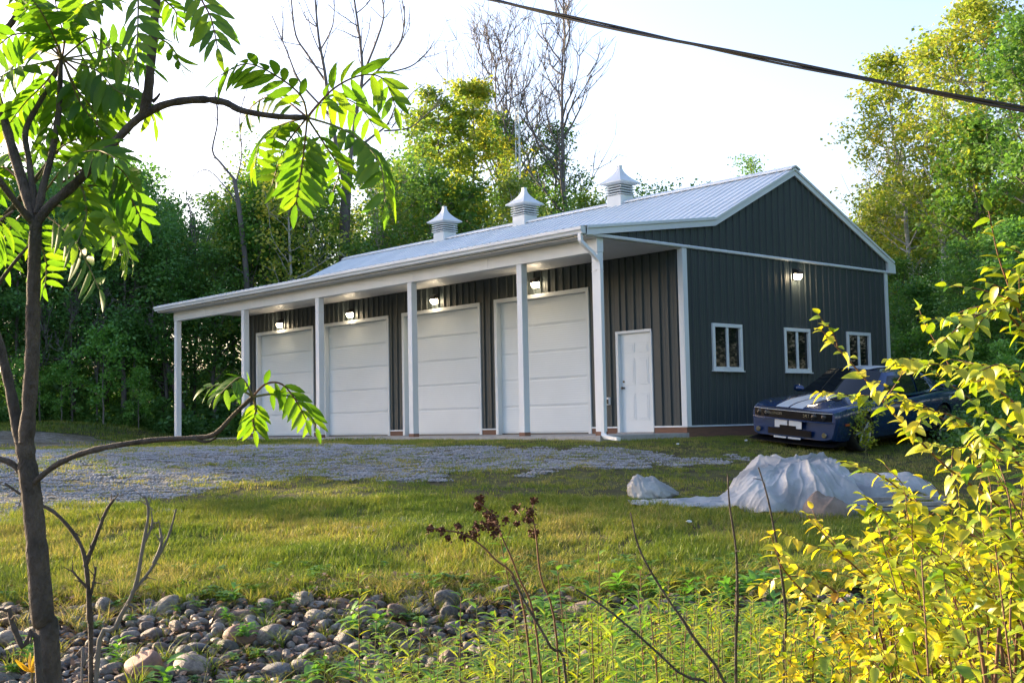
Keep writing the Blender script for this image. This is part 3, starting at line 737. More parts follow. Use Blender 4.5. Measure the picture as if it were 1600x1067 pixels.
letter('CHALLENGER', .062, (plan(0, -.36)+.018, -.34, .635), (math.pi/2, 0, math.pi/2), M_chrome, CAR)
letter('SRT', .085, (plan(0, .36)+.018, .36, .628), (math.pi/2, 0, math.pi/2), M_chrome, CAR)
for k in (0, 1): # pale double mark behind the side window
    MB().box(-4.12-k*.06, -4.09-k*.06, .966, .972, .80, .88).build('quarter_mark', M_stripe, CAR)

# ------------------------------------------------------------------ stones in the ditch
def stone_mesh(seed, sub=3):
    r = np.random.default_rng(seed); bm = bmesh.new(); bmesh.ops.create_icosphere(bm, subdivisions=sub, radius=1)
    dirs = r.normal(size=(7, 3)); dirs /= np.linalg.norm(dirs, axis=1)[:, None]; amp = r.uniform(-.13, .13, 7)
    flat = [(d/np.linalg.norm(d), r.uniform(.55, .9)) for d in r.normal(size=(r.integers(1, 8), 3))]
    for v in bm.verts:
        p = np.array(v.co); k = 1+sum(a*math.sin(2.2*float(d@p)+i) for i, (d, a) in enumerate(zip(dirs, amp)))
        q = p*k
        for d, h in flat:
            e = q@d
            if e > h: q = q-d*(e-h)*.85
        v.co = q
    me = bpy.data.meshes.new('stone'); bm.to_mesh(me); bm.free()
    me.polygons.foreach_set('use_smooth', [True]*len(me.polygons)); return me
def stone_mat():
    m, nt, out = mat_new('river_stone'); L = nt.links; b = N(nt, 'ShaderNodeBsdfPrincipled'); b.inputs['Roughness'].default_value = .62; b.inputs['Specular IOR Level'].default_value = .35
    oi = N(nt, 'ShaderNodeObjectInfo')
    r = ramp(nt, oi.outputs['Random'], [(0, (.11, .105, .10)), (.2, (.21, .19, .165)), (.38, (.08, .078, .08)), (.55, (.27, .24, .205)), (.68, (.18, .115, .085)), (.8, (.14, .145, .155)), (.9, (.33, .30, .27)), (1, (.14, .12, .105))])
    r.color_ramp.interpolation = 'LINEAR'
    n = noise_node(nt, 3.2, 9, rough=.7); r2 = ramp(nt, n.outputs['Fac'], [(.32, (.38, .35, .33)), (.5, (.9, .9, .9)), (.72, (1.5, 1.46, 1.4))])
    mm = N(nt, 'ShaderNodeMix', data_type='RGBA', blend_type='MULTIPLY'); mm.inputs[0].default_value = 1; L.new(r.outputs[0], mm.inputs[6]); L.new(r2.outputs[0], mm.inputs[7])
    wv = N(nt, 'ShaderNodeTexWave'); wv.inputs['Scale'].default_value = 1.3; wv.inputs['Distortion'].default_value = 5; wv.inputs['Detail'].default_value = 4
    tc = N(nt, 'ShaderNodeTexCoord'); L.new(tc.outputs['Object'], wv.inputs['Vector'])
    r3 = ramp(nt, wv.outputs['Color'], [(.2, (.94, .93, .92)), (.8, (1.03, 1.03, 1.03))]); m3 = N(nt, 'ShaderNodeMix', data_type='RGBA', blend_type='MULTIPLY'); m3.inputs[0].default_value = .8
    L.new(mm.outputs[2], m3.inputs[6]); L.new(r3.outputs[0], m3.inputs[7]); L.new(m3.outputs[2], b.inputs['Base Color'])
    bp = N(nt, 'ShaderNodeBump'); bp.inputs['Strength'].default_value = .5; bp.inputs['Distance'].default_value = .06
    n2 = noise_node(nt, 7, 8); L.new(n2.outputs['Fac'], bp.inputs['Height']); L.new(bp.outputs[0], b.inputs['Normal']); L.new(b.outputs[0], out.inputs[0]); return m
M_stone = stone_mat(); M_redstone = pmat('reddish_granite', (.27, .15, .11), (.17, .10, .08), rough=.7, scale=4, bump=.4)
SM = [stone_mesh(s) for s in range(10)]
for me in SM: me.materials.append(M_stone)
SMR = stone_mesh(77); SMR.materials.append(M_redstone)
placed = []
cell = {}
def fits(u, v, r, k=.82):
    cu, cv = int(u*4), int(v*4)
    for a in range(-2, 3):
        for b_ in range(-2, 3):
            for (U2, V2, R2) in cell.get((cu+a, cv+b_), []):
                if (U2-u)**2+(V2-v)**2 < (k*(R2+r))**2: return False
    return True
def put(u, v, r): cell.setdefault((int(u*4), int(v*4)), []).append((u, v, r)); placed.append((u, v, r))
def dark_edge(v): return 9.45+.25*(float(vnoise(v, 0, .9, 3))-.5)*2-.25*float(sstep(v, .5, 2.5))
# the few that stand out in the photograph
key = [(600, 965, .135, 1), (675, 957, .12, 0), (415, 886, .12, 0), (490, 885, .085, 0), (485, 930, .08, 0), (360, 1055, .15, 1), (485, 1040, .14, 0), (762, 1019, .11, 0), (695, 1055, .12, 0)]
srt = []
for px, py, r, red in key:
    px, py = (px*520/832, 400+py*667/1067) # read off an enlarged crop of the picture
    p = ghit(px, py); u, v = uv_of(p[0], p[1]); put(float(u), float(v), r*.85); srt.append(red)
nk = len(placed)
for rr, tries in ((.10, 25), (.08, 110), (.064, 500), (.05, 2200), (.038, 4200), (.027, 3000)):
    for _ in range(tries):
        u = rng.uniform(6.2, 9.7); v = rng.uniform(-4.8, 3.6); r = rr*rng.uniform(.85, 1.15)
        if u > dark_edge(v)-r*.5: continue
        if v > .6 and rng.random() < .5: continue
        if fits(u, v, r): put(u, v, r)
print('stones', len(placed))
DITCH = GROUND
vis = []
for i, (u, v, r) in enumerate(placed):
    x, y = xy_of(u, v); 
    sc_ = np.array([r*rng.uniform(1.0, 1.6), r*rng.uniform(.75, 1.1), r*rng.uniform(.5, .85)]); rot = (rng.normal(0, .3), rng.normal(0, .3), rng.uniform(0, 6.3))
    z = float(gz(x, y))+sc_[2]*rng.uniform(.25, .6)
    px = 800+FPX*v/u; py_ = 661-FPX*(z-.245)/u
    inview = -30 < px < 1300 and py_ < 1090
    vis.append((inview, r, (x, y, z), sc_, rot, i))
vis.sort(key=lambda t: (-int(t[5] < nk), -int(t[0]), -t[1]))
rest = []
for j, (iv, r, loc, sc_, rot, i) in enumerate(vis):
    if j < 300:
        me = SMR if (i < nk and srt[i]) else SM[int(rng.integers(10))]
        o = newobj('stone', me, None, DITCH); o.location = loc; o.scale = sc_; o.rotation_euler = rot
    else: rest.append((loc, sc_, rot))
lo = stone_mesh(5, 2); nv_ = len(lo.vertices); co = np.empty(nv_*3); lo.vertices.foreach_get('co', co); co = co.reshape(-1, 3)
fc = np.array([p.vertices[:] for p in lo.polygons]); Vs, Fs = [], []
for k, (loc, sc_, rot) in enumerate(rest):
    Mx = np.array(Euler(rot).to_matrix()); Vs.append((co*sc_)@Mx.T+np.array(loc)); Fs.append(fc+k*nv_)
def stone_mat2():
    m = M_stone.copy(); m.name = 'small_river_stone'; nt = m.node_tree
    oi = [n for n in nt.nodes if n.type == 'OBJECT_INFO'][0]; g = nt.nodes.new('ShaderNodeNewGeometry')
    for l in list(oi.outputs['Random'].links): nt.links.new(g.outputs['Random Per Island'], l.to_socket)
    for n in nt.nodes:
        if n.type == 'TEX_NOISE': n.inputs['Scale'].default_value *= 9
        if n.type == 'TEX_WAVE': n.inputs['Scale'].default_value *= 9
        if n.type == 'BUMP': n.inputs['Distance'].default_value = .006
    return m
if Vs: tag(newobj('small_stones', big_mesh('small_stones', np.concatenate(Vs), np.concatenate(Fs), smooth=True), stone_mat2(), DITCH), kind='stuff')

# ------------------------------------------------------------------ tarpaulin heap
def pprism(pts, z0, z1): # plank outline
    n = len(pts); return MB().add([(x, y, z0) for x, y in pts]+[(x, y, z1) for x, y in pts], [(i, (i+1) % n, n+(i+1) % n, n+i) for i in range(n)]+[tuple(range(n-1, -1, -1)), tuple(range(n, 2*n))])
M_tarp, nt, out = mat_new('white_tarpaulin'); b_ = N(nt, 'ShaderNodeBsdfPrincipled'); b_.inputs['Roughness'].default_value = .38
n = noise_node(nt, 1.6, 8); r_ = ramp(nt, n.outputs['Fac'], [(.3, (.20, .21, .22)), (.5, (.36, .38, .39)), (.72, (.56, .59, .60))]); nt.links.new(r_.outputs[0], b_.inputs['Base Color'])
n2 = noise_node(nt, 5, 7, stretch=(1, .35, 1)); n2.noise_type = 'RIDGED_MULTIFRACTAL'; n2.normalize = True; n3 = noise_node(nt, 28, 5); ad = N(nt, 'ShaderNodeMath', operation='MULTIPLY_ADD'); ad.inputs[1].default_value = .35
nt.links.new(n3.outputs['Fac'], ad.inputs[0]); nt.links.new(n2.outputs['Fac'], ad.inputs[2])
bp = N(nt, 'ShaderNodeBump'); bp.inputs['Strength'].default_value = .8; bp.inputs['Distance'].default_value = .03; nt.links.new(ad.outputs[0], bp.inputs['Height']); nt.links.new(bp.outputs[0], b_.inputs['Normal'])
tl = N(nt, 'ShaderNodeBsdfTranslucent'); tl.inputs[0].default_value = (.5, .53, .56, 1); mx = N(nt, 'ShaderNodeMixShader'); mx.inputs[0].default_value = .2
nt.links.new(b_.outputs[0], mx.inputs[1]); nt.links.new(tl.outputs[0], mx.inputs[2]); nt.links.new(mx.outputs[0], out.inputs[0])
pA = ghit(985, 790); pB = ghit(1335, 806)
TU, TV = uv_of(pA[0], pA[1]); TU2, TV2 = uv_of(pB[0], pB[1])
print('tarp', TU, TV, TU2, TV2, ghit(1200, 808))
ub = float(TU+TU2)/2-.3
s_ = ub/FPX   # metres per picture pixel at the heap's front
def tarp_sheet(name, vx0, vx1, du0, du1, height, label, cat, nx_=120, ny_=70, seed=0, edge=None, parent=None, mat=None, fc=None):
    vs_ = np.linspace(vx0, vx1, nx_); us_ = np.linspace(du0, du1, ny_); A, Bq = np.meshgrid(vs_, us_, indexing='ij')
    e0, e1 = edge(A) if edge else (A*0+du0, A*0+du1)
    tt = (Bq-du0)/(du1-du0); Uq = e0+(e1-e0)*tt
    X, Y = xy_of(Uq, A); H = height(Uq, A, tt)
    wx = X+.25*fbm(X, Y, .4, seed+8); wy = Y+.25*fbm(X, Y, .4, seed+9); wr = ((1-np.abs(fbm(wx, wy, .45, seed)-.5)*2)*.075+(1-np.abs(vnoise(wx*1.2+wy*.6, wy*.35, .14, seed+1)-.5)*2)**4*.014+(1-np.abs(vnoise(wx*.5-wy, wy+wx, .07, seed+5)-.5)*2)**2*.006)-.08
    if fc: # folds running down from the crest
        an = np.arctan2(Uq-fc[0], A-fc[1]); rd = np.hypot(Uq-fc[0], A-fc[1]); ph_ = an*fc[2]+3.*fbm(X, Y, .8, seed+20)+rd*1.5
        wr = wr+.060*(1-np.abs(np.sin(ph_)))**2.2*sstep(rd, .08, .5)+.03*(1-np.abs(np.sin(ph_*2.3+rd*4)))**3*sstep(rd, .2, .6)-.02
    Z = gz(X, Y)+.02+H+wr*(.5+np.minimum(H*1.2, .9))
    Fi = np.arange(nx_*ny_).reshape(nx_, ny_); Fq_ = np.stack([Fi[:-1, :-1], Fi[1:, :-1], Fi[1:, 1:], Fi[:-1, 1:]], -1).reshape(-1, 4)
    o = newobj(name, big_mesh(name, np.stack([X.ravel(), Y.ravel(), Z.ravel()], -1), Fq_, smooth=True), mat or M_tarp, parent)
    so_ = o.modifiers.new('thick', 'SOLIDIFY'); so_.thickness = .006
    if label: tag(o, label, cat)
    return o
vpx = lambda px: (px-800)*s_
def bump2(Uq, A, u0, v0, ru, rv, h, p=2.): 
    d = np.sqrt(((Uq-u0)/ru)**2+((A-v0)/rv)**2); return h*np.clip(1-d**p, 0, 1)**.75
def hA(Uq, A, tt):
    k = (A-vpx(985))/(vpx(1340)-vpx(985)); prof_ = np.interp(k, [0, .3, .42, .48, .56, .66, .78, .95, 1.], [.02, .03, .07, .17, .36, .50, .56, .54, .42])
    t2 = np.clip(tt, 0, 1); fr = np.interp(t2, [0, .08, .20, .36, .6, .8, 1.], [.0, .34, .66, .90, 1., .85, .15]); low = bump2(Uq, A, ub+.35, vpx(1275), .45, .42, .30, 2.)
    return np.maximum(prof_*fr, low)+.02
def eA(A):
    k = (A-vpx(985))/(vpx(1340)-vpx(985))
    lo_ = ub+.30-.55*sstep(k, .38, .62)+.05*np.sin(A*9)+.14*(vnoise(A, A*0, .22, 2)-.5); hi = ub+.80+1.1*sstep(k, .3, .7)+.2*(vnoise(A, A*0, .4, 9)-.5)
    return lo_, hi
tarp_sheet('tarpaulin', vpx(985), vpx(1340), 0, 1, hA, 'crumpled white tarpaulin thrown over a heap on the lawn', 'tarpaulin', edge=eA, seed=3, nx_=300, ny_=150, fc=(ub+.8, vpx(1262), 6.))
M_foldshade = pmat('brown_fold_shade', (.26, .20, .16), (.16, .125, .10), rough=.8, scale=6, bump=.6, bscale=14)  # brown cloth added to stand for the warm shade in the front fold
tarp_sheet('shade_fold', vpx(1232), vpx(1322), 0, 1, lambda Uq, A, tt: bump2(Uq, A, ub-.13, vpx(1277), .30, .29, .22, 2.4), 'brown bulge added as painted shade under the front edge of the white tarpaulin', 'shade fold', edge=lambda A: (A*0+ub-.42, A*0+ub+.20), seed=40, nx_=70, ny_=50, mat=M_foldshade, fc=(ub+.3, vpx(1300), 4.))
def hB(Uq, A, tt): return bump2(Uq, A, ub+1.3, vpx(1420), .8, .85, .30, 3.)+.10*vnoise(A, Uq, .3, 4)
tarp_sheet('plastic_sheet', vpx(1335), vpx(1495), 0, 1, hB, 'pale plastic sheet over stacked boards behind the yellow shrubs', 'plastic sheet', edge=lambda A: (A*0+ub+.55+.12*np.sin(A*7), A*0+ub+2.), seed=11, nx_=80, ny_=50)
# boards poking out under the sheet
bs = thing('board_pile', 'low pile of weathered boards beside the white tarpaulin', 'boards', tuple(ghit(1390, 800)))
M_board = pmat('weathered_board', (.38, .36, .33), (.22, .21, .20), rough=.9, scale=3, stretch=(1, 8, 1), bump=.3)
for k in range(6):
    L_ = rng.uniform(.9, 1.4); a = RAD(47.9+rng.normal(0, 4)); cx_ = rng.uniform(-.1, .2); dy = -.35+k*.14; zz = .03+.05*(k % 3)
    c_, s2 = math.cos(a), math.sin(a); pts = [(cx_+c_*x-s2*(y+dy), s2*x+c_*(y+dy)) for x, y in ((-L_/2, -.06), (L_/2, -.06), (L_/2, .06), (-L_/2, .06))]
    pprism(pts, zz, zz+.035).build('board', M_board, bs)
# clear sack with dark fill at the left end of the sheet
M_sack = pmat('translucent_sack', (.62, .64, .64), (.16, .16, .15), rough=.3, scale=9, bump=1., bscale=30)
c0 = ghit(1024, 783); bm = bmesh.new(); bmesh.ops.create_icosphere(bm, subdivisions=5, radius=1)
cu_, cv_ = uv_of(c0[0], c0[1])
for v in bm.verts:
    x, y, z = v.co
    k = 1+.14*(float(fbm(x*3+z*2, y*3, 1, 2))-.5)*2+.10*(1-2*abs(float(vnoise(x*2.2+z, y*2.2-z*1.5, .45, 6))-.5))**3+.07*(1-2*abs(float(vnoise(x*3-z*2, y*3+x, .3, 9))-.5))**3
    zz = max(z, -.35)*k; top = max(0, -x-.35)*.6*max(0, z+.1)
    lx, ly = x*.27*k, y*.2*k
    v.co = (math.cos(_h)*lx-math.sin(_h)*ly, math.sin(_h)*lx+math.cos(_h)*ly, zz*.19*(1-.7*max(0, x)**.8)+top*.5)
me = bpy.data.meshes.new('sack'); bm.to_mesh(me); bm.free(); me.polygons.foreach_set('use_smooth', [True]*len(me.polygons))
sk_ = newobj('plastic_sack', me, M_tarp); xx, yy = xy_of(cu_+.12, cv_); sk_.location = (xx, yy, float(gz(xx, yy))+.07)
tag(sk_, 'crumpled clear plastic sack at the left tip of the white tarpaulin', 'sack')
# rusty marker stub by the wall
rp = ghit(1157, 681); M_rust = pmat('rusty_iron', (.30, .08, .03), (.16, .05, .03), rough=.9, scale=20)
st = MB().tube([rp+np.array([0, 0, -.05]), rp+np.array([0, 0, .14])], .045, 10).tube([rp+np.array([0, 0, .14]), rp+np.array([0, 0, .18]), rp+np.array([0, 0, .21])], [.06, .055, .02], 10).tube([rp+np.array([-.07, -.02, .09]), rp+np.array([.07, .02, .09])], .022, 8)
tag(st.build('iron_stub', M_rust), 'small rust-red iron stub in the grass beside the car', 'iron stub')
for px, py in ((1077, 823), (1166, 692), (1059, 698)):
    p = ghit(px, py); bm = bmesh.new(); bmesh.ops.create_icosphere(bm, subdivisions=2, radius=.03)
    for v in bm.verts: v.co *= rng.uniform(.7, 1.2); v.co.z *= .5
    me = bpy.data.meshes.new('seed_head'); bm.to_mesh(me); bm.free(); o = newobj('paper_scrap', me, M_white); o.location = (p[0], p[1], p[2]+.05)
    tag(o, {1077: 'small white scrap lying in the lawn in front of the tarpaulin', 1166: 'small white scrap in the grass near the rust-red stub', 1059: 'small white scrap in the grass below the porch corner'}[px], 'scrap')
# ------------------------------------------------------------------ overhead cable (twisted pair)
M_cable = pmat('black_cable', (.012, .012, .013), rough=.5)
a = at(755, -3, 9.5); b_ = at(1602, 171, 7.2); dirv = b_-a
P = []
for t in np.linspace(-3.2, 3.2, 160):
    q = a+dirv*t; q[2] -= .0; q[2] += .28*((t-.5)**2-.25)*.35; P.append(q)
P = np.array(P)
cb = thing('overhead_cable', 'black twisted overhead cable crossing the sky at the upper right', 'cable')
side = np.cross(dirv/np.linalg.norm(dirv), [0, 0, 1]); s_arc = np.linspace(0, 1, 160)*260
Pd = np.array([np.interp(np.linspace(0, 159, 1400), np.arange(160), P[:, i]) for i in range(3)]).T
ph = np.linspace(0, 55, 1400)
for k, rr in ((0, .012), (1, .009)):
    off = .011*(np.cos(ph+k*math.pi)[:, None]*side+np.sin(ph+k*math.pi)[:, None]*np.array([0, 0, 1.]))
    tb = Tubes(); tb.add(Pd+off, rr, 6); newobj('cable_strand', tb.mesh('cable_strand'), M_cable, cb)
# slim mast behind the building
mp = at(811, 300, 47.); base_ = np.array([mp[0], mp[1], float(gz(mp[0], mp[1]))]); tp = at(809.5, 158, 47.)
mast = thing('antenna_mast', 'slim white lattice mast rising behind the middle cupola', 'mast', tuple(base_))
Hm = tp[2]-base_[2]
for k in range(3):
    a0 = np.array([math.cos(k*2.094), math.sin(k*2.094), 0])*.13; MB().tube([a0, a0*.7+np.array([0, 0, Hm])], .022, 6).build('mast_leg', M_white, mast)
tb = Tubes(); z = .3; k = 0
while z < Hm-.3:
    f_ = 1-.3*z/Hm; c0 = np.array([math.cos(k*2.094), math.sin(k*2.094), 0])*.13*f_; c1 = np.array([math.cos((k+1)*2.094), math.sin((k+1)*2.094), 0])*.13*f_
    tb.add([c0+[0, 0, z], c1+[0, 0, z+.2]], .014, 5); z += .15; k += 1
tag(newobj('lattice_bracing', tb.mesh('lattice_bracing'), M_white, mast), kind='stuff')

# ------------------------------------------------------------------ foliage materials
G = lambda *a: a
M_leafdark = leafmat('leaf_dark_green', [(0, (.055, .16, .055)), (.5, (.11, .26, .07)), (1, (.21, .36, .08))], trans=.45, gloss=.04)
M_leafmid = leafmat('leaf_mid_green', [(0, (.06, .17, .045)), (.5, (.12, .25, .05)), (1, (.26, .36, .06))], trans=.42)
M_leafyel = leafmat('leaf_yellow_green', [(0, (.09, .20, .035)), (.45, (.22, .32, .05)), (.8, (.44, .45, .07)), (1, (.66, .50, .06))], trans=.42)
M_leafbright = leafmat('leaf_bright_green', [(0, (.05, .15, .03)), (.6, (.10, .25, .04)), (1, (.17, .32, .05))], trans=.45)
M_leafsap = leafmat('sapling_leaf', [(0, (.10, .28, .06)), (.6, (.20, .42, .08)), (1, (.30, .50, .10))], trans=.45)
M_sumac = leafmat('sumac_leaf', [(0, (.035, .12, .014)), (.5, (.07, .19, .014)), (1, (.15, .28, .015))], trans=.62, gloss=.03, tmul=(1.65, 1.35, .6), objrand=.6)
M_shrub = leafmat('shrub_leaf', [(0, (.06, .19, .02)), (.25, (.24, .36, .025)), (.55, (.46, .47, .035)), (.86, (.62, .51, .04)), (1, (.60, .28, .05))], trans=.5, gloss=.05, rough=.4, objrand=.8, tmul=(1.35, 1.2, .5))
M_weed = leafmat('weed_leaf', [(0, (.10, .20, .025)), (.4, (.22, .33, .03)), (1, (.52, .50, .03))], trans=.45, gloss=.05)
M_grass = leafmat('grass_blade', [(0, (.07, .13, .02)), (.45, (.16, .22, .03)), (.8, (.27, .27, .05)), (1, (.42, .33, .14))], trans=.35, gloss=.03, patch=.38)
M_stalk = pmat('green_stalk', (.14, .17, .05), (.16, .10, .04), rough=.7, scale=8)
M_redstalk = pmat('reddish_stalk', (.18, .075, .035), (.10, .05, .03), rough=.7, scale=8)
M_seed = pmat('brown_seed_head', (.11, .035, .018), (.06, .025, .015), rough=.9, scale=30)

def quad_leaves(P, size, r, flat=.5, aspect=.6, rnd=None, droop=None):
    """N leaves as rhombi: V,F,attr"""
    n = len(P); nrm = r.normal(size=(n, 3)); nrm[:, 2] = np.abs(nrm[:, 2])+flat; nrm /= np.linalg.norm(nrm, axis=1)[:, None]
    t = r.normal(size=(n, 3)); t -= nrm*(t*nrm).sum(1)[:, None]; t /= np.linalg.norm(t, axis=1)[:, None]; b = np.cross(nrm, t)
    s = (size*r.uniform(.6, 1.35, n))[:, None]
    V = np.stack([P-t*s*.5, P+b*s*aspect*.5+nrm*s*.06, P+t*s*.5, P-b*s*aspect*.5+nrm*s*.06], 1).reshape(-1, 3)
    F_ = np.arange(4*n).reshape(n, 4); a = r.random(n) if rnd is None else rnd
    return V, F_, np.repeat(a, 4)
def branch_pts(p0, d, L, r, wob=.12, up=.0, n=6):
    P = [np.array(p0, float)]; d = np.array(d, float); d /= np.linalg.norm(d)
    for i in range(n):
        d = d+r.normal(0, wob, 3)+np.array([0, 0, up]); d /= np.linalg.norm(d); P.append(P[-1]+d*L/n)
    return np.array(P), d
def make_tree(seed, H, r0=.13, hb=.3, spread=.28, nl=26, leaves=7000, lsize=.15, up=.10, shape='oval', sub=5, clus=.33, lean=0., flat=.5, top=1.):
    """returns (trunk mesh, crown mesh)"""
    r = np.random.default_rng(seed); tb = Tubes(); n = 12
    zz = np.linspace(0, H*top, n); tx = np.cumsum(r.normal(0, .06, n))*H/12+lean*zz; ty = np.cumsum(r.normal(0, .06, n))*H/12
    T = np.stack([tx-tx[0], ty-ty[0], zz], 1); rad = r0*(1-zz/(H*top)*.88); T0 = T.copy(); T0[0, 2] = -.25; tb.add(T0, rad, 8)
    ctr = []
    for i in range(nl):
        f = hb+(1-hb)*((i+.5)/nl); f = min(.985, f+r.uniform(-.03, .03)); h = f*H*top
        p = np.array([np.interp(h, zz, T[:, k]) for k in range(3)]); g = (f-hb)/(1-hb)
        if shape == 'oval': w = math.sin(math.pi*(.18+.78*g))**.8
        elif shape == 'cone': w = (1-g)**.8+.06
        elif shape == 'vase': w = .45+.65*g
        else: w = 1-.5*g
        L = H*spread*w*r.uniform(.65, 1.2); th = i*2.399+r.uniform(-.5, .5)
        el = r.uniform(.15, .7) if shape != 'cone' else r.uniform(-.25, .1)
        d = np.array([math.cos(th)*math.cos(el), math.sin(th)*math.cos(el), math.sin(el)])
        P, dl = branch_pts(p, d, L, r, .14, up if shape != 'cone' else -.02, 6); tb.add(P, np.linspace(r0*.32*(1-.6*g), r0*.05, 7), 5)
        for k in range(sub):
            q = P[r.integers(2, 7)]; d2 = dl+r.normal(0, .6, 3); P2, _ = branch_pts(q, d2, L*r.uniform(.25, .5), r, .2, .05, 3); tb.add(P2, np.linspace(r0*.08, r0*.025, 4), 4)
            ctr += [(P2[-1], 1.), (P2[2], .8)]
        ctr += [(P[-1], 1.), (P[4], .7)]
    C = np.array([c for c, _ in ctr]); wts = np.array([w for _, w in ctr])*r.uniform(.2, 1.6, len(ctr)); wts /= wts.sum()
    k = r.choice(len(C), leaves, p=wts); tone = r.random(len(C))
    P = C[k]+r.normal(0, 1, (leaves, 3))*clus*np.array([1, 1, .65])
    V, F_, a = quad_leaves(P, lsize, r, flat, rnd=np.clip(tone[k]*.55+r.random(leaves)*.45, 0, 1))
    return tb.mesh('trunk'), big_mesh('crown', V, F_, {'rnd': a})
def make_bare(seed, H, r0=.12, hb=.35, nl=16, spread=.35, lean=0., up=.16):
    r = np.random.default_rng(seed); tb = Tubes(); n = 12
    zz = np.linspace(0, H, n); T = np.stack([np.cumsum(r.normal(0, .05, n))*H/14+lean*zz, np.cumsum(r.normal(0, .05, n))*H/14, zz], 1); T[0] = (0, 0, -.25); tb.add(T, r0*(1-zz/H*.9), 8)
    for i in range(nl):
        f = hb+(1-hb)*(i+.3)/nl; h = f*H; p = np.array([np.interp(h, zz, T[:, k]) for k in range(3)]); g = (f-hb)/(1-hb)
        th = r.uniform(0, 6.28); el = r.uniform(.5, 1.0); L = H*spread*(1-.55*g)*r.uniform(.6, 1.2)
        d = (math.cos(th)*math.cos(el), math.sin(th)*math.cos(el), math.sin(el)); P, dl = branch_pts(p, d, L, r, .12, up, 8); tb.add(P, np.linspace(r0*.4*(1-.5*g), r0*.05, 9), 5)
        for k in range(7):
            q = P[r.integers(2, 9)]; d2 = dl+r.normal(0, .42, 3); P2, d3 = branch_pts(q, d2, L*r.uniform(.25, .55), r, .13, up*.8, 5); tb.add(P2, np.linspace(r0*.13, .008, 6), 4)
            for m in range(3):
                q2 = P2[r.integers(1, 6)]; P3, _ = branch_pts(q2, d3+r.normal(0, .5, 3), L*r.uniform(.12, .28), r, .12, .05, 3); tb.add(P3, np.linspace(.014, .007, 4), 3)
    return tb.mesh('trunk')
def place_tree(name, me, x, y, s=1., rz=0., mats=(None, None), label='', cat='tree', group=None, sz=None, z=None, parts=('trunk', 'crown')):
    t = thing(name, label, cat, (x, y, float(gz(x, y)) if z is None else z), group, rz); t.scale = (s, s, sz or s)
    for m, pn, mt in zip(me, parts, mats):
        if m is None: continue
        o = bpy.data.objects.new(pn, m); COL.objects.link(o); o.parent = t
        if not m.materials: m.materials.append(mt)
    return t
def clone_mesh_mat(m, mat):
    c = m.copy(); c.materials.clear(); c.materials.append(mat); return c

# ------------------------------------------------------------------ the wood behind
VAR = []
specs = [(1, dict(shape='oval', hb=.22, spread=.24, nl=30, leaves=11000, lsize=.17), M_leafdark, M_bark),
         (2, dict(shape='oval', hb=.30, spread=.27, nl=28, leaves=9500, lsize=.16), M_leafmid, M_bark),
         (3, dict(shape='vase', hb=.40, spread=.24, nl=22, leaves=5000, lsize=.17), M_leafmid, M_bark),
         (4, dict(shape='oval', hb=.35, spread=.20, nl=22, leaves=4200, lsize=.17, clus=.3), M_leafyel, M_birch),
         (5, dict(shape='cone', hb=.06, spread=.24, nl=60, leaves=12000, lsize=.13, clus=.20, sub=4, flat=.2), M_leafdark, M_barkd),
         (6, dict(shape='oval', hb=.15, spread=.30, nl=34, leaves=12000, lsize=.18), M_leafdark, M_barkd),
         (8, dict(shape='oval', hb=.18, spread=.26, nl=32, leaves=10500, lsize=.16), M_leafbright, M_bark)]
for sd_, kw, ml, mb in specs:
    t_, c_ = make_tree(sd_, 10., **kw); t_.materials.append(mb); c_.materials.append(ml); VAR.append((t_, c_))
kinds = ['dark green leafy tree standing in the wood', 'mid green leafy tree standing in the wood', 'open-crowned green tree standing in the wood', 'yellow-green birch-like tree standing in the wood',
         'dark conical evergreen standing in the wood', 'dense dark bushy tree at the edge of the wood', 'fresh green leafy tree at the edge of the wood']
knames = ['leafy_tree', 'leafy_tree', 'leafy_tree', 'birch_tree', 'evergreen_tree', 'bushy_tree', 'leafy_tree']
kgroup = ['dark leafy trees of the wood', 'mid green trees of the wood', 'open-crowned trees of the wood', 'yellow-green trees of the wood', 'evergreens of the wood', 'dense bushy trees of the wood', 'fresh green trees at the wood edge']
def ytop(px):
    return float(np.interp(px, [-400, -100, 0, 120, 215, 235, 262, 300, 340, 400, 440, 500, 560, 640, 700, 900, 1100, 1330, 1380, 1450, 1700, 2200], [150, 230, 255, 262, 268, 290, 330, 325, 305, 268, 258, 275, 285, 268, 262, 300, 330, 330, 320, 300, 260, 150]))
tr_rng = np.random.default_rng(21)
def forest(u, v, kind, jitter=0., smin=None):
    x, y = xy_of(u, v)
    if -18.5 < x < 1.2 and -1 < y < 12: return None
    px = 800+FPX*v/u; yt = ytop(px)+tr_rng.uniform(-14, 60)+jitter
    ztop = at(px, yt, u)[2]; H = ztop-float(gz(x, y))
    if H < 2: return None
    sz = H/10.; s = min(max(sz, .55), 1.25)*tr_rng.uniform(.85, 1.1)
    return place_tree(knames[kind], VAR[kind], x, y, s, tr_rng.uniform(0, 6.28), label=kinds[kind], group=kgroup[kind], sz=sz*.97)
cnt = 0
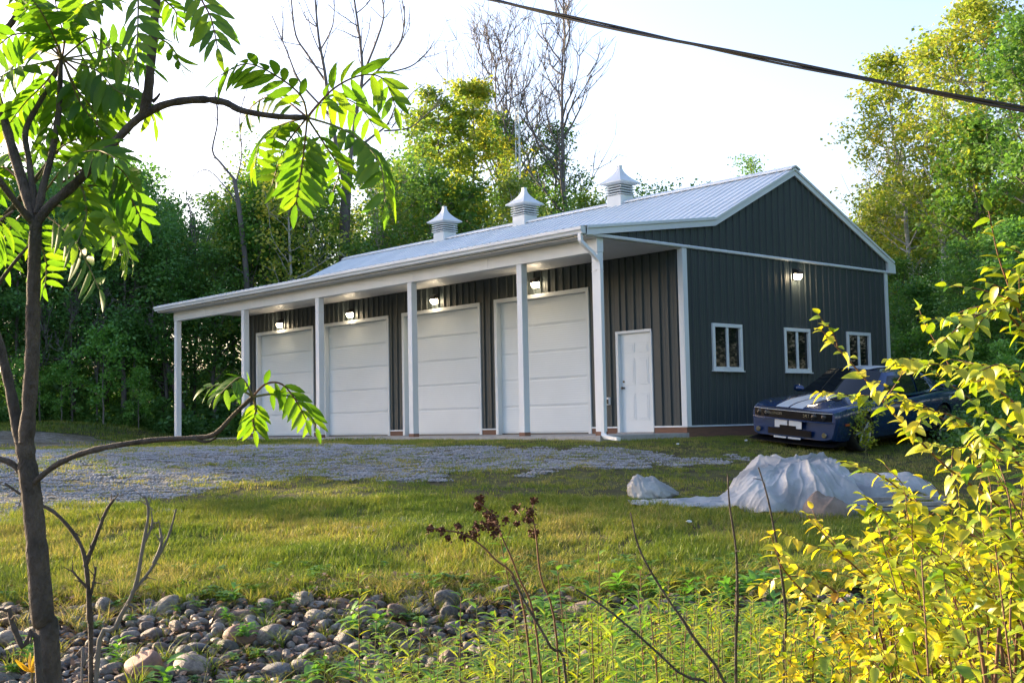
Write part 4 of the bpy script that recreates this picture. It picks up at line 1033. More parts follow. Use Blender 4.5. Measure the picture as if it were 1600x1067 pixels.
for row, (u0, du, sp) in enumerate([(42.5, 1.5, 2.5), (46.5, 1.6, 2.8), (51.5, 1.8, 3.2), (58, 2, 3.8), (66, 2.5, 4.6)]):
    v = -u0*.52
    while v < u0*.56:
        u = u0+tr_rng.uniform(-du, du); vv = v+tr_rng.uniform(-.8, .8); px = 800+FPX*vv/u; v += sp
        if 930 < px < 1330 and row > 1: continue
        # yellower kinds behind the middle: leaf colour stands in for sun dapples
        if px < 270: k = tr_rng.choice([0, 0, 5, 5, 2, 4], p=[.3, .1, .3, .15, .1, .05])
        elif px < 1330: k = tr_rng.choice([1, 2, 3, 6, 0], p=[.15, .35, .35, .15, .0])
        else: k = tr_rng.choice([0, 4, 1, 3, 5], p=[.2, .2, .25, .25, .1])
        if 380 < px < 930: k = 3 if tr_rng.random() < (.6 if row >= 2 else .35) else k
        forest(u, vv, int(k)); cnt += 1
# nearer fringe on the left edge and on the right side of the lot
for px, u, k in [(-60, 40, 5), (25, 41, 0), (110, 40.5, 5), (190, 41, 0), (262, 41.5, 6), (335, 42, 1), (400, 43, 6)]: forest(u, (px-800)*u/FPX, k, 25)
for px, u, k in [(1408, 37, 1), (1440, 34, 5), (1500, 32, 4), (1560, 30, 5), (1620, 28, 0), (1470, 40, 4), (1540, 37, 0), (1600, 35, 1), (1425, 45, 3), (1690, 26, 5), (1395, 50, 3)]: forest(u, (px-800)*u/FPX, k, 90)
print('forest', cnt)
# trees outside the picture: they shade the lot from the low sun on the left or stand behind the camera; those at right are added for the panes to reflect
def off_tree(x, y, kind, H, s=None):
    place_tree(knames[kind], VAR[kind], x, y, s or H/10, tr_rng.uniform(0, 6.28), label=kinds[kind], group=kgroup[kind], sz=H/10)
for x, y, k, H in [(-31, -5, 0, 12), (-33, -9.5, 5, 12), (-30, -13, 1, 10), (-35, -13, 0, 13), (-38, -7, 5, 14), (-41, -11, 0, 14), (-44, -15, 5, 13), (-29, -8.7, 6, 8.5), (-47, -6, 0, 15), (-40, -3, 5, 14), (-34, -2.5, 0, 13),
                   (-52, -12, 0, 15), (-33, -17.5, 3, 7.5)]: off_tree(x, y, k, H)
for x, y, k, H in [(22, 6, 0, 15), (25, 1, 5, 14), (28, -5, 1, 15), (23, 11, 0, 16), (31, 3, 0, 17), (24, 16, 5, 16), (27, 21, 1, 16), (30, 15, 0, 17), (33, 9, 5, 17), (36, -12, 5, 14), (21, 26, 0, 16), (16, 21, 0, 12), (19, 25, 5, 13), (13, 26, 0, 13), (17, 28, 5, 16), (23, 32, 0, 17), (12, 31, 0, 17), (29, 28, 5, 17), (20, 19, 1, 12), (30, 10, 3, 12), (22, -28, 0, 12), (12, -36, 1, 12), (30, -24, 5, 11), (0, -40, 0, 12)]: off_tree(x, y, k, H)

# undergrowth along the foot of the wood: one mass
def bush_mass(name, pts, rr, hh, per, size, mat, label, seed, kind='stuff'):
    r = np.random.default_rng(seed); Ps = []; tone = []
    for (u, v), R_, H_ in zip(pts, rr, hh):
        x, y = xy_of(u, v); z = float(gz(x, y)); n = int(per*R_*H_); nc = max(4, int(n/28)); 
        d = r.normal(size=(nc, 3)); d /= np.linalg.norm(d, axis=1)[:, None]; d[:, 2] = np.abs(d[:, 2]); q = d*np.array([R_, R_, H_])*r.uniform(.55, 1., (nc, 1))+np.array([x, y, z])
        k = r.integers(0, nc, n); Ps.append(q[k]+r.normal(0, .11, (n, 3))); tone.append((r.random(nc)[k]*.6+r.random(n)*.4))
    P = np.concatenate(Ps); V, F_, a = quad_leaves(P, size, r, .5, rnd=np.concatenate(tone))
    o = newobj(name, big_mesh(name, V, F_, {'rnd': a}), mat); tag(o, label, 'undergrowth', kind=kind); return o
r2 = np.random.default_rng(5)
pts = []; rr = []; hh = []
for _ in range(150):
    u = r2.uniform(40.2, 44); v = r2.uniform(-.50, .02)*u; pts.append((u, v)); rr.append(r2.uniform(.5, 1.3)); hh.append(r2.uniform(.6, 2.2))
for _ in range(70):
    u = r2.uniform(30, 42); px = r2.uniform(1400, 1640); pts.append((u, (px-800)*u/FPX)); rr.append(r2.uniform(.5, 1.2)); hh.append(r2.uniform(.6, 1.8))
for _ in range(150):
    u = r2.uniform(46, 64); v = r2.uniform(-.53, .53)*u; pts.append((u, v)); rr.append(r2.uniform(1.2, 2.2)); hh.append(r2.uniform(2.2, 4.5))
bush_mass('undergrowth', pts, rr, hh, 190, .17, M_leafdark, 'dark green undergrowth along the foot of the wood', 31)
pts = []; rr = []; hh = []
for _ in range(60):
    u = r2.uniform(39.6, 40.8); v = r2.uniform(-.5, -.21)*u; pts.append((u, v)); rr.append(r2.uniform(.25, .5)); hh.append(r2.uniform(.25, .6))
for _ in range(30):
    u = r2.uniform(20, 30); px = r2.uniform(1490, 1640); pts.append((u, (px-800)*u/FPX)); rr.append(r2.uniform(.3, .8)); hh.append(r2.uniform(.3, 1.0))
bush_mass('roadside_herbs', pts, rr, hh, 900, .08, M_leafmid, 'fresh green herbs at the edge of the wood', 32)
# brighter single saplings and bushes at the wood edge
SAP = [make_tree(40+i, 3., r0=.03, hb=.12, spread=.32, nl=16, leaves=2200, lsize=.12, clus=.14, sub=3) for i in range(3)]
for t_, c_ in SAP: t_.materials.append(M_bark); c_.materials.append(M_leafsap)
for px, u, H, lab in [(160, 39.2, 3.1, 'bright green sapling at the wood edge left of the porch'), (215, 39.4, 1.9, 'low bright green bush at the wood edge near the porch end'), (95, 39.4, 1.9, 'small bright green bush at the wood edge behind the sumac trunk'),
                      (40, 39.2, 2.2, 'bright green bush at the far left of the wood edge'), (250, 41, 1.1, 'small leafy bush between the berm and the first porch post'),
                      (1440, 33, 2.6, 'bright green bush behind the rear of the car'), (1510, 29, 2.2, 'broad green bush to the right of the car'), (1570, 24, 1.8, 'green bush at the right edge beyond the shrubs')]:
    v = (px-800)*u/FPX; x, y = xy_of(u, v); place_tree('sapling', SAP[int(tr_rng.integers(3))], x, y, H/3, tr_rng.uniform(0, 6), label=lab, cat='bush')
# small leafy weed in front of the car
px, py = 1353, 712; g_ = ghit(px, py); t_, c_ = make_tree(60, 1., r0=.008, hb=.05, spread=.26, nl=26, leaves=520, lsize=.065, clus=.05, sub=2); t_.materials.append(M_stalk); c_.materials.append(M_weed)
place_tree('leafy_weed', (t_, c_), g_[0], g_[1], .95, 0, label='knee-high leafy weed standing in front of the car door', cat='weed')

# big poplars with yellow-lit crowns
def special(px, ytp, u, kw, ml, mb, name, label, seed, sxy=1., base_px=None):
    bx_ = base_px or px; x, y = xy_of(u, (bx_-800)*u/FPX); z0 = float(gz(x, y)); H = at(px, ytp, u)[2]-z0
    t_, c_ = make_tree(seed, H, **kw); t_.materials.append(mb); c_.materials.append(ml); return place_tree(name, (t_, c_), x, y, sxy, 0, label=label, sz=1.)
pop = dict(shape='oval', hb=.42, spread=.17, nl=34, leaves=8500, lsize=.14, clus=.17, sub=7)
special(690, 150, 46, dict(shape='oval', hb=.45, spread=.15, nl=24, leaves=7000, lsize=.19, clus=.22, sub=5), M_leafyel, M_bark, 'aspen_tree', 'tall yellow-green aspen left of the mast behind the roof', 71)
special(745, 128, 47, dict(shape='oval', hb=.4, spread=.15, nl=26, leaves=7500, lsize=.19, clus=.22, sub=5), M_leafyel, M_bark, 'aspen_tree', 'tallest yellow-green aspen just left of the mast', 72)
special(800, 175, 49, dict(shape='oval', hb=.45, spread=.12, nl=26, leaves=8000, lsize=.14, clus=.24), M_leafmid, M_bark, 'aspen_tree', 'dark green aspen directly behind the mast', 73)
special(872, 200, 48, dict(shape='oval', hb=.45, spread=.11, nl=24, leaves=6500, lsize=.13, clus=.26, r0=.17), M_leafmid, M_bark, 'aspen_tree', 'green aspen at the right end of the group behind the middle cupola', 74)
special(440, 262, 44, dict(shape='oval', hb=.5, spread=.2, nl=24, leaves=9000, lsize=.14, clus=.3, r0=.2), M_leafbright, M_barkd, 'maple_tree', 'round-crowned maple with a thick dark trunk above the porch roof', 75)
special(1175, 247, 60, dict(shape='oval', hb=.5, spread=.12, nl=16, leaves=3000, lsize=.14, clus=.3), M_leafmid, M_bark, 'distant_tree', 'tree top peeping over the roof ridge near the gable', 76)
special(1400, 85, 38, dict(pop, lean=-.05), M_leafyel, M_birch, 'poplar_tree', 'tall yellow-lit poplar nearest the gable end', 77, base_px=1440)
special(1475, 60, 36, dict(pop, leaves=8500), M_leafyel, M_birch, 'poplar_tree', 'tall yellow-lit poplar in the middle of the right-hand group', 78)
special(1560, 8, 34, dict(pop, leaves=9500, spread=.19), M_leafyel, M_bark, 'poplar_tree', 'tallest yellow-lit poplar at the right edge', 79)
special(1640, 30, 30, dict(pop, leaves=10000), M_leafmid, M_bark, 'poplar_tree', 'green poplar cut off by the right edge', 80)
special(1545, 190, 33, dict(pop, leaves=9000, hb=.3), M_leafmid, M_bark, 'poplar_tree', 'mid green poplar below the tall yellow ones', 84)
special(1372, 300, 44, dict(shape='oval', hb=.3, spread=.16, nl=30, leaves=9000, lsize=.14), M_leafyel, M_birch, 'birch_tree', 'yellow-green birch just beyond the rear eave', 81)
special(1425, 290, 42, dict(shape='oval', hb=.3, spread=.16, nl=30, leaves=9000, lsize=.14), M_leafyel, M_birch, 'birch_tree', 'yellow-green birch with a white stem behind the poplars', 82)
# bare and dead trees
def bare(px, ytp, u, name, label, seed, mat=M_dead, base_px=None, **kw):
    bx_ = base_px or px; x, y = xy_of(u, (bx_-800)*u/FPX); z0 = float(gz(x, y)); H = at(px, ytp, u)[2]-z0
    me = make_bare(seed, H, **kw); me.materials.append(mat); t = thing(name, label, 'dead tree', (x, y, z0)); o = bpy.data.objects.new('trunk', me); COL.objects.link(o); o.parent = t; return t
bare(762, 70, 49, 'bare_tree', 'bare fine-twigged tree leaning left above the aspens', 91, lean=-.04, hb=.5, nl=20, r0=.13, base_px=790)
bare(812, 60, 50, 'bare_tree', 'bare tree in the middle of the trio above the aspens', 92, hb=.5, nl=20, r0=.12)
bare(868, -25, 47, 'bare_tree', 'tallest bare tree at the right of the trio', 93, hb=.45, nl=22, r0=.16, spread=.26, base_px=882)
for px, yt, u, lab, sd_ in [(478, 300, 43.5, 'slim pale trunk among the trees above the porch roof', 201), (585, 290, 44, 'slim pale trunk to the right of the large dead tree', 202), (632, 285, 45, 'slim grey trunk left of the first cupola', 203), (415, 300, 43, 'slim grey trunk beside the maple', 204), (300, 320, 42.5, 'slim grey trunk in the wood left of the crooked dead tree', 205), (205, 400, 41, 'slim grey trunk in the dark wood above the low bush', 206)]:
    bare(px, yt, u, 'slim_tree', lab, sd_, mat=M_birch if sd_ < 204 else M_bark, hb=.5, nl=8, r0=.07, spread=.2)
bare(1395, 270, 43, 'bare_birch', 'bare white-stemmed birch by the rear eave', 95, mat=M_birch, hb=.5, nl=12, r0=.09)
bare(1432, 250, 42, 'bare_birch', 'bare white-stemmed birch with twigs against the sky', 96, mat=M_birch, hb=.45, nl=14, r0=.08)
for px, yt, u, lab, sd_ in [(62, 440, 39.8, 'thin grey dead stem in front of the dark wood behind the sumac', 97), (150, 470, 40, 'thin grey dead stem left of the bright sapling', 98), (112, 450, 40, 'thin grey bare stem in front of the dark wood', 94)]:
    bare(px, yt, u, 'bare_sapling', lab, sd_, hb=.3, nl=9, r0=.035, spread=.3)
def limb(tb, pts, u, r0, r1, du=0.):
    n = len(pts); P = smooth_path([at(px, py, u+du*i/n) for i, (px, py) in enumerate(pts)], 4); tb.add(P, np.linspace(r0, r1, len(P)), 8 if r0 > .05 else 5); return P
def twigs(tb, P, r, n, L, r0, up=.12, spread=.5, lo=.3):
    for _ in range(n):
        i = int(r.uniform(lo, .98)*(len(P)-1)); d = P[min(i+1, len(P)-1)]-P[i]; d /= np.linalg.norm(d)+1e-9
        P2, d3 = branch_pts(P[i], d+r.normal(0, spread, 3), L*r.uniform(.5, 1.2), r, .12, up, 5); tb.add(P2, np.linspace(r0, r0*.3, 6), 4)
        for m in range(3):
            P3, _ = branch_pts(P2[r.integers(1, 5)], d3+r.normal(0, .5, 3), L*r.uniform(.2, .5), r, .12, .05, 3); tb.add(P3, np.linspace(r0*.5, r0*.2, 4), 3)
r3 = np.random.default_rng(12); tb = Tubes(); u = 44.
base_y = 661-FPX*(float(gz(*xy_of(u, -6.1)))-.245)/u
limb(tb, [(538, base_y+10), (540, 500), (538, 400), (541, 300), (547, 250)], u, .24, .17)
for pts, ra, rb, n in [([(541, 300), (528, 240), (515, 170), (507, 110), (498, 60), (492, -5)], .10, .03, 9), ([(507, 125), (480, 85), (462, 55), (455, 0), (452, -30)], .05, .02, 7), ([(516, 180), (470, 130), (448, 80), (425, 25)], .05, .018, 7),
                       ([(547, 250), (556, 180), (566, 120), (562, 60), (552, -10)], .09, .03, 9), ([(566, 120), (590, 60), (600, 20), (592, -20)], .05, .02, 7), ([(562, 140), (600, 100), (628, 60), (632, 10)], .045, .02, 8),
                       ([(600, 115), (640, 105), (665, 85), (678, 65)], .035, .014, 6), ([(549, 240), (580, 215), (605, 195), (618, 165)], .06, .02, 6), ([(600, 205), (640, 200), (668, 178), (690, 160)], .04, .014, 7), ([(612, 200), (625, 180), (640, 150), (665, 130)], .03, .012, 5), ([(500, 80), (520, 40), (522, -10)], .035, .015, 6)]:
    twigs(tb, limb(tb, pts, u, ra, rb, r3.uniform(-1.5, 1.5)), r3, n, 1.5, rb*.9)
me = tb.mesh('trunk'); me.materials.append(M_dead); tt = thing('dead_tree', 'large dead tree with spreading grey limbs above the porch roof', 'dead tree', tuple(at(538, base_y, u))); o = newobj('trunk', me, None); o.parent = tt; o.matrix_parent_inverse = Matrix.Translation(-Vector(tt.location))
for nm, lab, u, segs in [('dead_tree', 'slender crooked dead tree at the left end of the porch roof', 42., [([(394, 700), (390, 560), (384, 420), (374, 330), (366, 280)], .13, .07, 0), ([(366, 280), (345, 255), (332, 235), (340, 190), (336, 145)], .05, .02, 5), ([(368, 290), (378, 240), (374, 190), (382, 150)], .03, .015, 4), ([(372, 320), (350, 290), (320, 265), (285, 290)], .03, .012, 6), ([(385, 430), (360, 415), (350, 430), (352, 450)], .03, .01, 2)]),
                         ('leaning_deadwood', 'pale broken trunk leaning in the dark wood beside the first post', 41.3, [([(285, 640), (268, 590), (250, 545), (240, 515), (232, 490)], .12, .07, 0), ([(240, 515), (225, 500), (218, 480)], .05, .02, 3), ([(236, 500), (240, 480), (232, 455)], .05, .02, 3)])]:
    tb = Tubes()
    for pts, ra, rb, n in segs: twigs(tb, limb(tb, pts, u, ra, rb), r3, n, .8, rb*.8)
    me = tb.mesh('trunk'); me.materials.append(M_dead); p0 = at(*segs[0][0][0], u); tt = thing(nm, lab, 'dead tree', tuple(p0)); o = newobj('trunk', me, None); o.parent = tt; o.matrix_parent_inverse = Matrix.Translation(-Vector(tt.location))

# ------------------------------------------------------------------ grass
SRC = bpy.data.collections.new('sources')
def scatter(name, P, S, RZ, src, label, tilt=.0, cat='grass'):
    n = len(P); me = bpy.data.meshes.new(name); me.vertices.add(n); me.vertices.foreach_set('co', np.asarray(P, np.float32).ravel())
    a = me.attributes.new('scl', 'FLOAT', 'POINT'); a.data.foreach_set('value', np.asarray(S, np.float32))
    rot = np.zeros((n, 3), np.float32); rot[:, 2] = RZ; rot[:, 0] = rng.normal(0, tilt, n) if tilt else 0; a = me.attributes.new('rot', 'FLOAT_VECTOR', 'POINT'); a.data.foreach_set('vector', rot.ravel())
    o = newobj(name, me, None); tag(o, label, cat, kind='stuff')
    ng = bpy.data.node_groups.new(name, 'GeometryNodeTree'); ng.interface.new_socket('Geometry', in_out='INPUT', socket_type='NodeSocketGeometry'); ng.interface.new_socket('Geometry', in_out='OUTPUT', socket_type='NodeSocketGeometry')
    gi = ng.nodes.new('NodeGroupInput'); go = ng.nodes.new('NodeGroupOutput'); ip = ng.nodes.new('GeometryNodeInstanceOnPoints'); oi = ng.nodes.new('GeometryNodeObjectInfo'); oi.inputs['Object'].default_value = src; oi.inputs['As Instance'].default_value = True
    na = ng.nodes.new('GeometryNodeInputNamedAttribute'); na.data_type = 'FLOAT'; na.inputs[0].default_value = 'scl'; nr = ng.nodes.new('GeometryNodeInputNamedAttribute'); nr.data_type = 'FLOAT_VECTOR'; nr.inputs[0].default_value = 'rot'
    er = ng.nodes.new('FunctionNodeEulerToRotation')
    L = ng.links.new; L(gi.outputs[0], ip.inputs['Points']); L(oi.outputs['Geometry'], ip.inputs['Instance']); L(na.outputs[0], ip.inputs['Scale']); L(nr.outputs[0], er.inputs[0]); L(er.outputs[0], ip.inputs['Rotation']); L(ip.outputs[0], go.inputs[0])
    md = o.modifiers.new('scatter', 'NODES'); md.node_group = ng; return o
def clump(name, nb, R_, h, w, mat, seed, segs=2, bend=.5):
    r = np.random.default_rng(seed); V = []; F_ = []; A = []
    for i in range(nb):
        a = r.uniform(0, 6.28); d = R_*math.sqrt(r.random()); p = np.array([d*math.cos(a), d*math.sin(a), -.01]); hh = h*r.uniform(.45, 1.2); b = r.uniform(0, 6.28); ww = w*r.uniform(.7, 1.3); bd = bend*r.uniform(.2, 1.3)*hh
        sd_ = np.array([-math.sin(b), math.cos(b), 0]); dr_ = np.array([math.cos(b), math.sin(b), 0]); t = r.random(); k = len(V)
        for s in range(segs+1):
            f = s/segs; c = p+np.array([0, 0, hh*f*(1-.25*f*bend)])+dr_*bd*f*f; q = ww*(1-f)**.7*.5+.0004; V += [c-sd_*q, c+sd_*q]; A += [t, t]
        F_ += [(k+2*s, k+2*s+1, k+2*s+3, k+2*s+2) for s in range(segs)]
    me = big_mesh(name, V, F_, {'rnd': A}); me.materials.append(mat); o = bpy.data.objects.new(name, me); SRC.objects.link(o); return o
def gpoints(n, u0, u1, vk, dens, seed):
    r = np.random.default_rng(seed); u = np.sqrt(r.uniform(u0*u0, u1*u1, n)); v = r.uniform(-vk, vk, n)*u
    x, y = xy_of(u, v); k = r.random(n) < dens(u, v, x, y); x, y, u = x[k], y[k], u[k]
    bad = ((x > XL-.1) & (x < .05) & (y > -.14) & (y < 10)); x, y, u = x[~bad], y[~bad], u[~bad]
    return np.stack([x, y, gz(x, y)], 1), u, r
def lawn(u, v, x, y):
    g = gravel_mask(x, y); pa = fbm(x, y, .8, 13); de = inpoly(x, y, POLY_E)
    e = sstep(u, 9.35, 9.75)
    return e*np.where(g > .5, np.where(pa > .49, .6, .1), np.where(pa > .47, 1., .35))*np.where(de, .5, 1)
CL1 = clump('grass_clump', 26, .07, .085, .0055, M_grass, 1, 3, .7); CL2 = clump('grass_clump', 22, .10, .06, .008, M_grass, 2, 2, .6); CL3 = clump('grass_clump', 18, .16, .10, .016, M_grass, 3, 2, .6)
P, u, r = gpoints(26000, 9.3, 14.5, .50, lawn, 51)
scatter('lawn_grass', P, (.55+.9*fbm(P[:, 0], P[:, 1], .7, 7))*r.uniform(.6, 1.25, len(P))*1.05, r.uniform(0, 6.3, len(P)), CL1, 'green and straw-coloured lawn grass in front of the gravel')
P, u, r = gpoints(26000, 14, 27, .50, lawn, 52)
scatter('thin_grass', P, (.5+.7*fbm(P[:, 0], P[:, 1], .9, 7))*r.uniform(.5, 1.2, len(P)), r.uniform(0, 6.3, len(P)), CL2, 'thin grass growing through the gravel and beside the garage')
P, u, r = gpoints(12000, 26, 41.5, .52, lambda u, v, x, y: np.where(gravel_mask(x, y) > .5, .04, 1.), 53)
scatter('verge_grass', P, r.uniform(.5, 1.5, len(P)), r.uniform(0, 6.3, len(P)), CL3, 'grass verge between the gravel and the wood')
# longer tufts along the lip of the ditch and between the stones
CLT = clump('grass_tuft', 34, .05, .20, .006, M_grass, 4, 4, 1.)
P, u, r = gpoints(900, 9.2, 10.3, .5, lambda u, v, x, y: sstep(u, 9.1, 9.5)*(1-sstep(u, 9.7, 10.3))*.8, 54)
P2, u2_, _ = gpoints(900, 6.5, 9.4, .5, lambda u, v, x, y: .35+.3*(fbm(x, y, .6, 3) > .5), 55)
P = np.concatenate([P, P2]); scatter('ditch_tufts', P, r.uniform(.4, 1.1, len(P)), r.uniform(0, 6.3, len(P)), CLT, 'tufts of longer grass along the lip of the ditch and between stones', tilt=.15)
# loose gravel stones
def pebble(name, seed, R_=.12, n=14):
    r = np.random.default_rng(seed); bm = bmesh.new()
    for i in range(n):
        s = r.uniform(.006, .018); ret = bmesh.ops.create_icosphere(bm, subdivisions=1, radius=s, matrix=Matrix.Translation((r.uniform(-R_, R_), r.uniform(-R_, R_), s*.3)))
        for v in ret['verts']: v.co.z *= .8
    me = bpy.data.meshes.new(name); bm.to_mesh(me); bm.free(); me.materials.append(M_peb); o = bpy.data.objects.new(name, me); SRC.objects.link(o); return o
M_peb = pmat('gravel_stone', (.42, .42, .44), (.20, .20, .21), rough=.9, scale=8)
P, u, r = gpoints(16000, 9.8, 24, .46, lambda u, v, x, y: gravel_mask(x, y), 57)
scatter('loose_gravel', P, r.uniform(.6, 1.3, len(P)), r.uniform(0, 6.3, len(P)), pebble('pebbles', 3), 'loose grey gravel stones scattered over the drive', cat='gravel')
# dead leaves and broad low weeds in the ditch
def rosette(name, nl, L_, w, mat, seed, up=.35):
    r = np.random.default_rng(seed); V = []; F_ = []; A = []
    for i in range(nl):
        a = i*2.399+r.normal(0, .3); h0 = r.uniform(0, .5)*L_*up*3; d = np.array([math.cos(a), math.sin(a), 0]); s = np.array([-d[1], d[0], 0]); k = len(V); t = r.random(); ll = L_*r.uniform(.6, 1.1); el = r.uniform(.2, 1)*up*2
        for j in range(5):
            f = j/4; c = d*ll*f*(1-.1*f)+np.array([0, 0, h0+ll*(el*f-.8*el*f*f)]); ww = w*math.sin(math.pi*(.08+.9*f)**.8)*.5; V += [c-s*ww+np.array([0, 0, ww*.25]), c, c+s*ww+np.array([0, 0, ww*.25])]; A += [t]*3
        for j in range(4): F_ += [(k+3*j, k+3*j+1, k+3*j+4, k+3*j+3), (k+3*j+1, k+3*j+2, k+3*j+5, k+3*j+4)]
    me = big_mesh(name, V, F_, {'rnd': A}); me.materials.append(mat); o = bpy.data.objects.new(name, me); SRC.objects.link(o); return o
RO1 = rosette('low_weed', 14, .09, .035, M_leafmid, 1); RO2 = rosette('low_weed', 14, .12, .035, M_leafbright, 2, .6)
P, u, r = gpoints(1500, 6.2, 10.6, .5, lambda u, v, x, y: np.where(v > -.5, .6, .25)*(fbm(x, y, .7, 23) > .42)+np.where((u > 9.3) & (u < 9.9), .25, 0), 58)
scatter('low_weeds', P+np.array([0, 0, .04]), r.uniform(.5, 1.1, len(P)), r.uniform(0, 6.3, len(P)), RO1, 'low broad-leaved weeds growing among the ditch stones', cat='weeds', tilt=.1)
P, u, r = gpoints(2600, 4.2, 9.3, .52, lambda u, v, x, y: np.where(v > .02*u, np.where(u < 7.6, .55, .18), np.where((v > -.5) & (u < 6.6), .3, .04)), 59)
scatter('taller_weeds', P+np.array([0, 0, .06]), r.uniform(.6, 1.7, len(P)), r.uniform(0, 6.3, len(P)), RO2, 'yellow-green weeds filling the right part of the ditch', cat='weeds', tilt=.2)
M_dry = leafmat('dead_leaf', [(0, (.10, .05, .03)), (.5, (.22, .13, .08)), (1, (.35, .27, .2))], trans=.1)
P, u, r = gpoints(16000, 6.2, 10.1, .5, lambda u, v, x, y: .4+.6*(fbm(x, y, .5, 31) > .5), 60); P[:, 2] += .02+r.random(len(P))*.04
V, F_, a = quad_leaves(P, .05, r, 1.5); tag(newobj('leaf_litter', big_mesh('leaf_litter', V, F_, {'rnd': a}), M_dry), 'brown dead leaves lying between the ditch stones', 'leaf litter', kind='stuff')

# ------------------------------------------------------------------ leaves as single pieces
def leaf_mesh(name, mat, w=.5, curl=.3, fold=.25, seg=8, tip=1., serr=0., rnd=.5, seed=0, heart=False):
    """unit-length leaf along +x, face up +z"""
    V = []; F_ = []
    for j in range(seg+1):
        f = j/seg; ww = w*.5*(math.sin(math.pi*f**(.72 if heart else .85))**.8 if 0 < f < 1 else 0)
        if serr: ww *= 1+serr*(1 if j % 2 else -1)
        x = f; z = -curl*f*f; V += [(x, -ww, z+fold*ww), (x, 0, z), (x, ww, z+fold*ww)]
    for j in range(seg): F_ += [(3*j, 3*j+1, 3*j+4, 3*j+3), (3*j+1, 3*j+2, 3*j+5, 3*j+4)]
    me = big_mesh(name, V, F_, {'rnd': np.full(len(V), rnd)}, smooth=True); me.materials.append(mat); return me
def frame_of(d, nrm):
    d = np.array(d, float); d /= np.linalg.norm(d); nrm = np.array(nrm, float); nrm = nrm-d*(nrm@d); nrm /= np.linalg.norm(nrm)+1e-9; b = np.cross(nrm, d); return d, b, nrm
def leaf_obj(name, me, p, d, nrm, s, parent, org):
    d, b, nn = frame_of(d, nrm); o = bpy.data.objects.new(name, me); COL.objects.link(o); o.parent = parent
    Mx = Matrix(((d[0]*s, b[0]*s, nn[0]*s, p[0]-org[0]), (d[1]*s, b[1]*s, nn[1]*s, p[1]-org[1]), (d[2]*s, b[2]*s, nn[2]*s, p[2]-org[2]), (0, 0, 0, 1)))
    o.matrix_local = Mx; return o
def mesh_arr(me):
    v = np.empty(len(me.vertices)*3, np.float32); me.vertices.foreach_get('co', v); f = np.array([p.vertices[:] for p in me.polygons]); a = np.empty(len(me.vertices), np.float32); me.attributes['rnd'].data.foreach_get('value', a); return v.reshape(-1, 3), f, a
class LeafBag:
    """joins many leaves into one mesh"""
    def __init__(s): s.V = []; s.F = []; s.A = []; s.n = 0
    def add(s, arr, p, d, nrm, sc_, da=0.):
        v, f, a = arr; d, b, nn = frame_of(d, nrm); R_ = np.stack([d, b, nn], 1); s.V.append((v*sc_)@R_.T+p); s.F.append(f+s.n); s.A.append(np.clip(a+da, 0, 1)); s.n += len(v)
    def build(s, name, mat, parent, org, kind='stuff'):
        if not s.V: return None
        o = newobj(name, big_mesh(name, np.concatenate(s.V)-np.array(org), np.concatenate(s.F), {'rnd': np.concatenate(s.A)}, smooth=True), mat, parent)
        if kind: o['kind'] = kind
        return o
# ------------------------------------------------------------------ staghorn-like sumac on the left
US = 2.75
SO = at(78, 1067, US); SO = np.array([SO[0], SO[1], float(gz(SO[0], SO[1]))])
SUM = thing('sumac_tree', 'young sumac with bare dark stems and lime pinnate leaves close by at the left edge', 'tree', tuple(SO))
lr = np.random.default_rng(99)
def sbranch(pts, r0, r1, du=(0, 0), name='branch', mat=M_barkd):
    n = len(pts); P = smooth_path([at(px, py, US+du[0]+(du[1]-du[0])*i/max(1, n-1)) if py < 2000 else SO+np.array([0, 0, -.1]) for i, (px, py) in enumerate(pts)], 5)
    R_ = np.linspace(r0, r1, len(P))*(1+.07*lr.normal(size=len(P))); tb = Tubes(); tb.add(P-SO, R_, 10); o = newobj(name, tb.mesh(name), mat, SUM); return P
k_ = US/FPX
sbranch([(78, 2500), (76, 1067), (66, 960), (58, 860), (50, 780), (42, 720), (38, 690)], 19*k_, 14.5*k_, name='trunk', mat=M_barkd)
sbranch([(38, 715), (45, 640), (50, 560), (52, 470), (54, 400), (56, 345)], 12*k_, 9.5*k_, name='trunk')
sbranch([(40, 725), (28, 670), (12, 590), (-8, 520), (-30, 460)], 10*k_, 7*k_, (0, .1))
sbranch([(56, 350), (78, 322), (120, 285), (170, 232), (205, 195), (226, 178)], 8*k_, 6*k_)
sbranch([(224, 182), (232, 140), (238, 70), (244, 0), (250, -60)], 8.5*k_, 6.5*k_, (0, -.05))
sbranch([(224, 180), (260, 163), (310, 156), (350, 160), (378, 173), (430, 182), (480, 184)], 6.5*k_, 4*k_, (0, -.1))
sbranch([(238, 160), (246, 152), (250, 146)], 3*k_, 1.5*k_)
sbranch([(54, 350), (40, 300), (20, 235), (3, 175), (-15, 120)], 8.5*k_, 7*k_, (0, .1))
sbranch([(60, 345), (52, 300), (45, 250), (40, 205), (62, 160), (85, 120), (97, 95)], 6*k_, 3.5*k_, (0, .15))
sbranch([(58, 335), (68, 290), (82, 235), (92, 170), (95, 95)], 6.5*k_, 4*k_, (0, .1))
sbranch([(52, 350), (20, 310), (-10, 270)], 6*k_, 5*k_, (0, -.1))
sbranch([(-10, 360), (20, 325), (60, 275), (100, 220), (115, 185)], 6*k_, 2.5*k_, (.3, .3))
sbranch([(-8, 60), (15, 40), (32, 14), (50, -10)], 6*k_, 5*k_, (.1, .1))
sbranch([(42, 768), (60, 748), (95, 722), (150, 702), (235, 688), (300, 684), (335, 678), (365, 648), (395, 620)], 5*k_, 3*k_, (0, -.15))
sbranch([(300, 684), (322, 690), (338, 684)], 3*k_, 1.5*k_, (-.1, -.1))
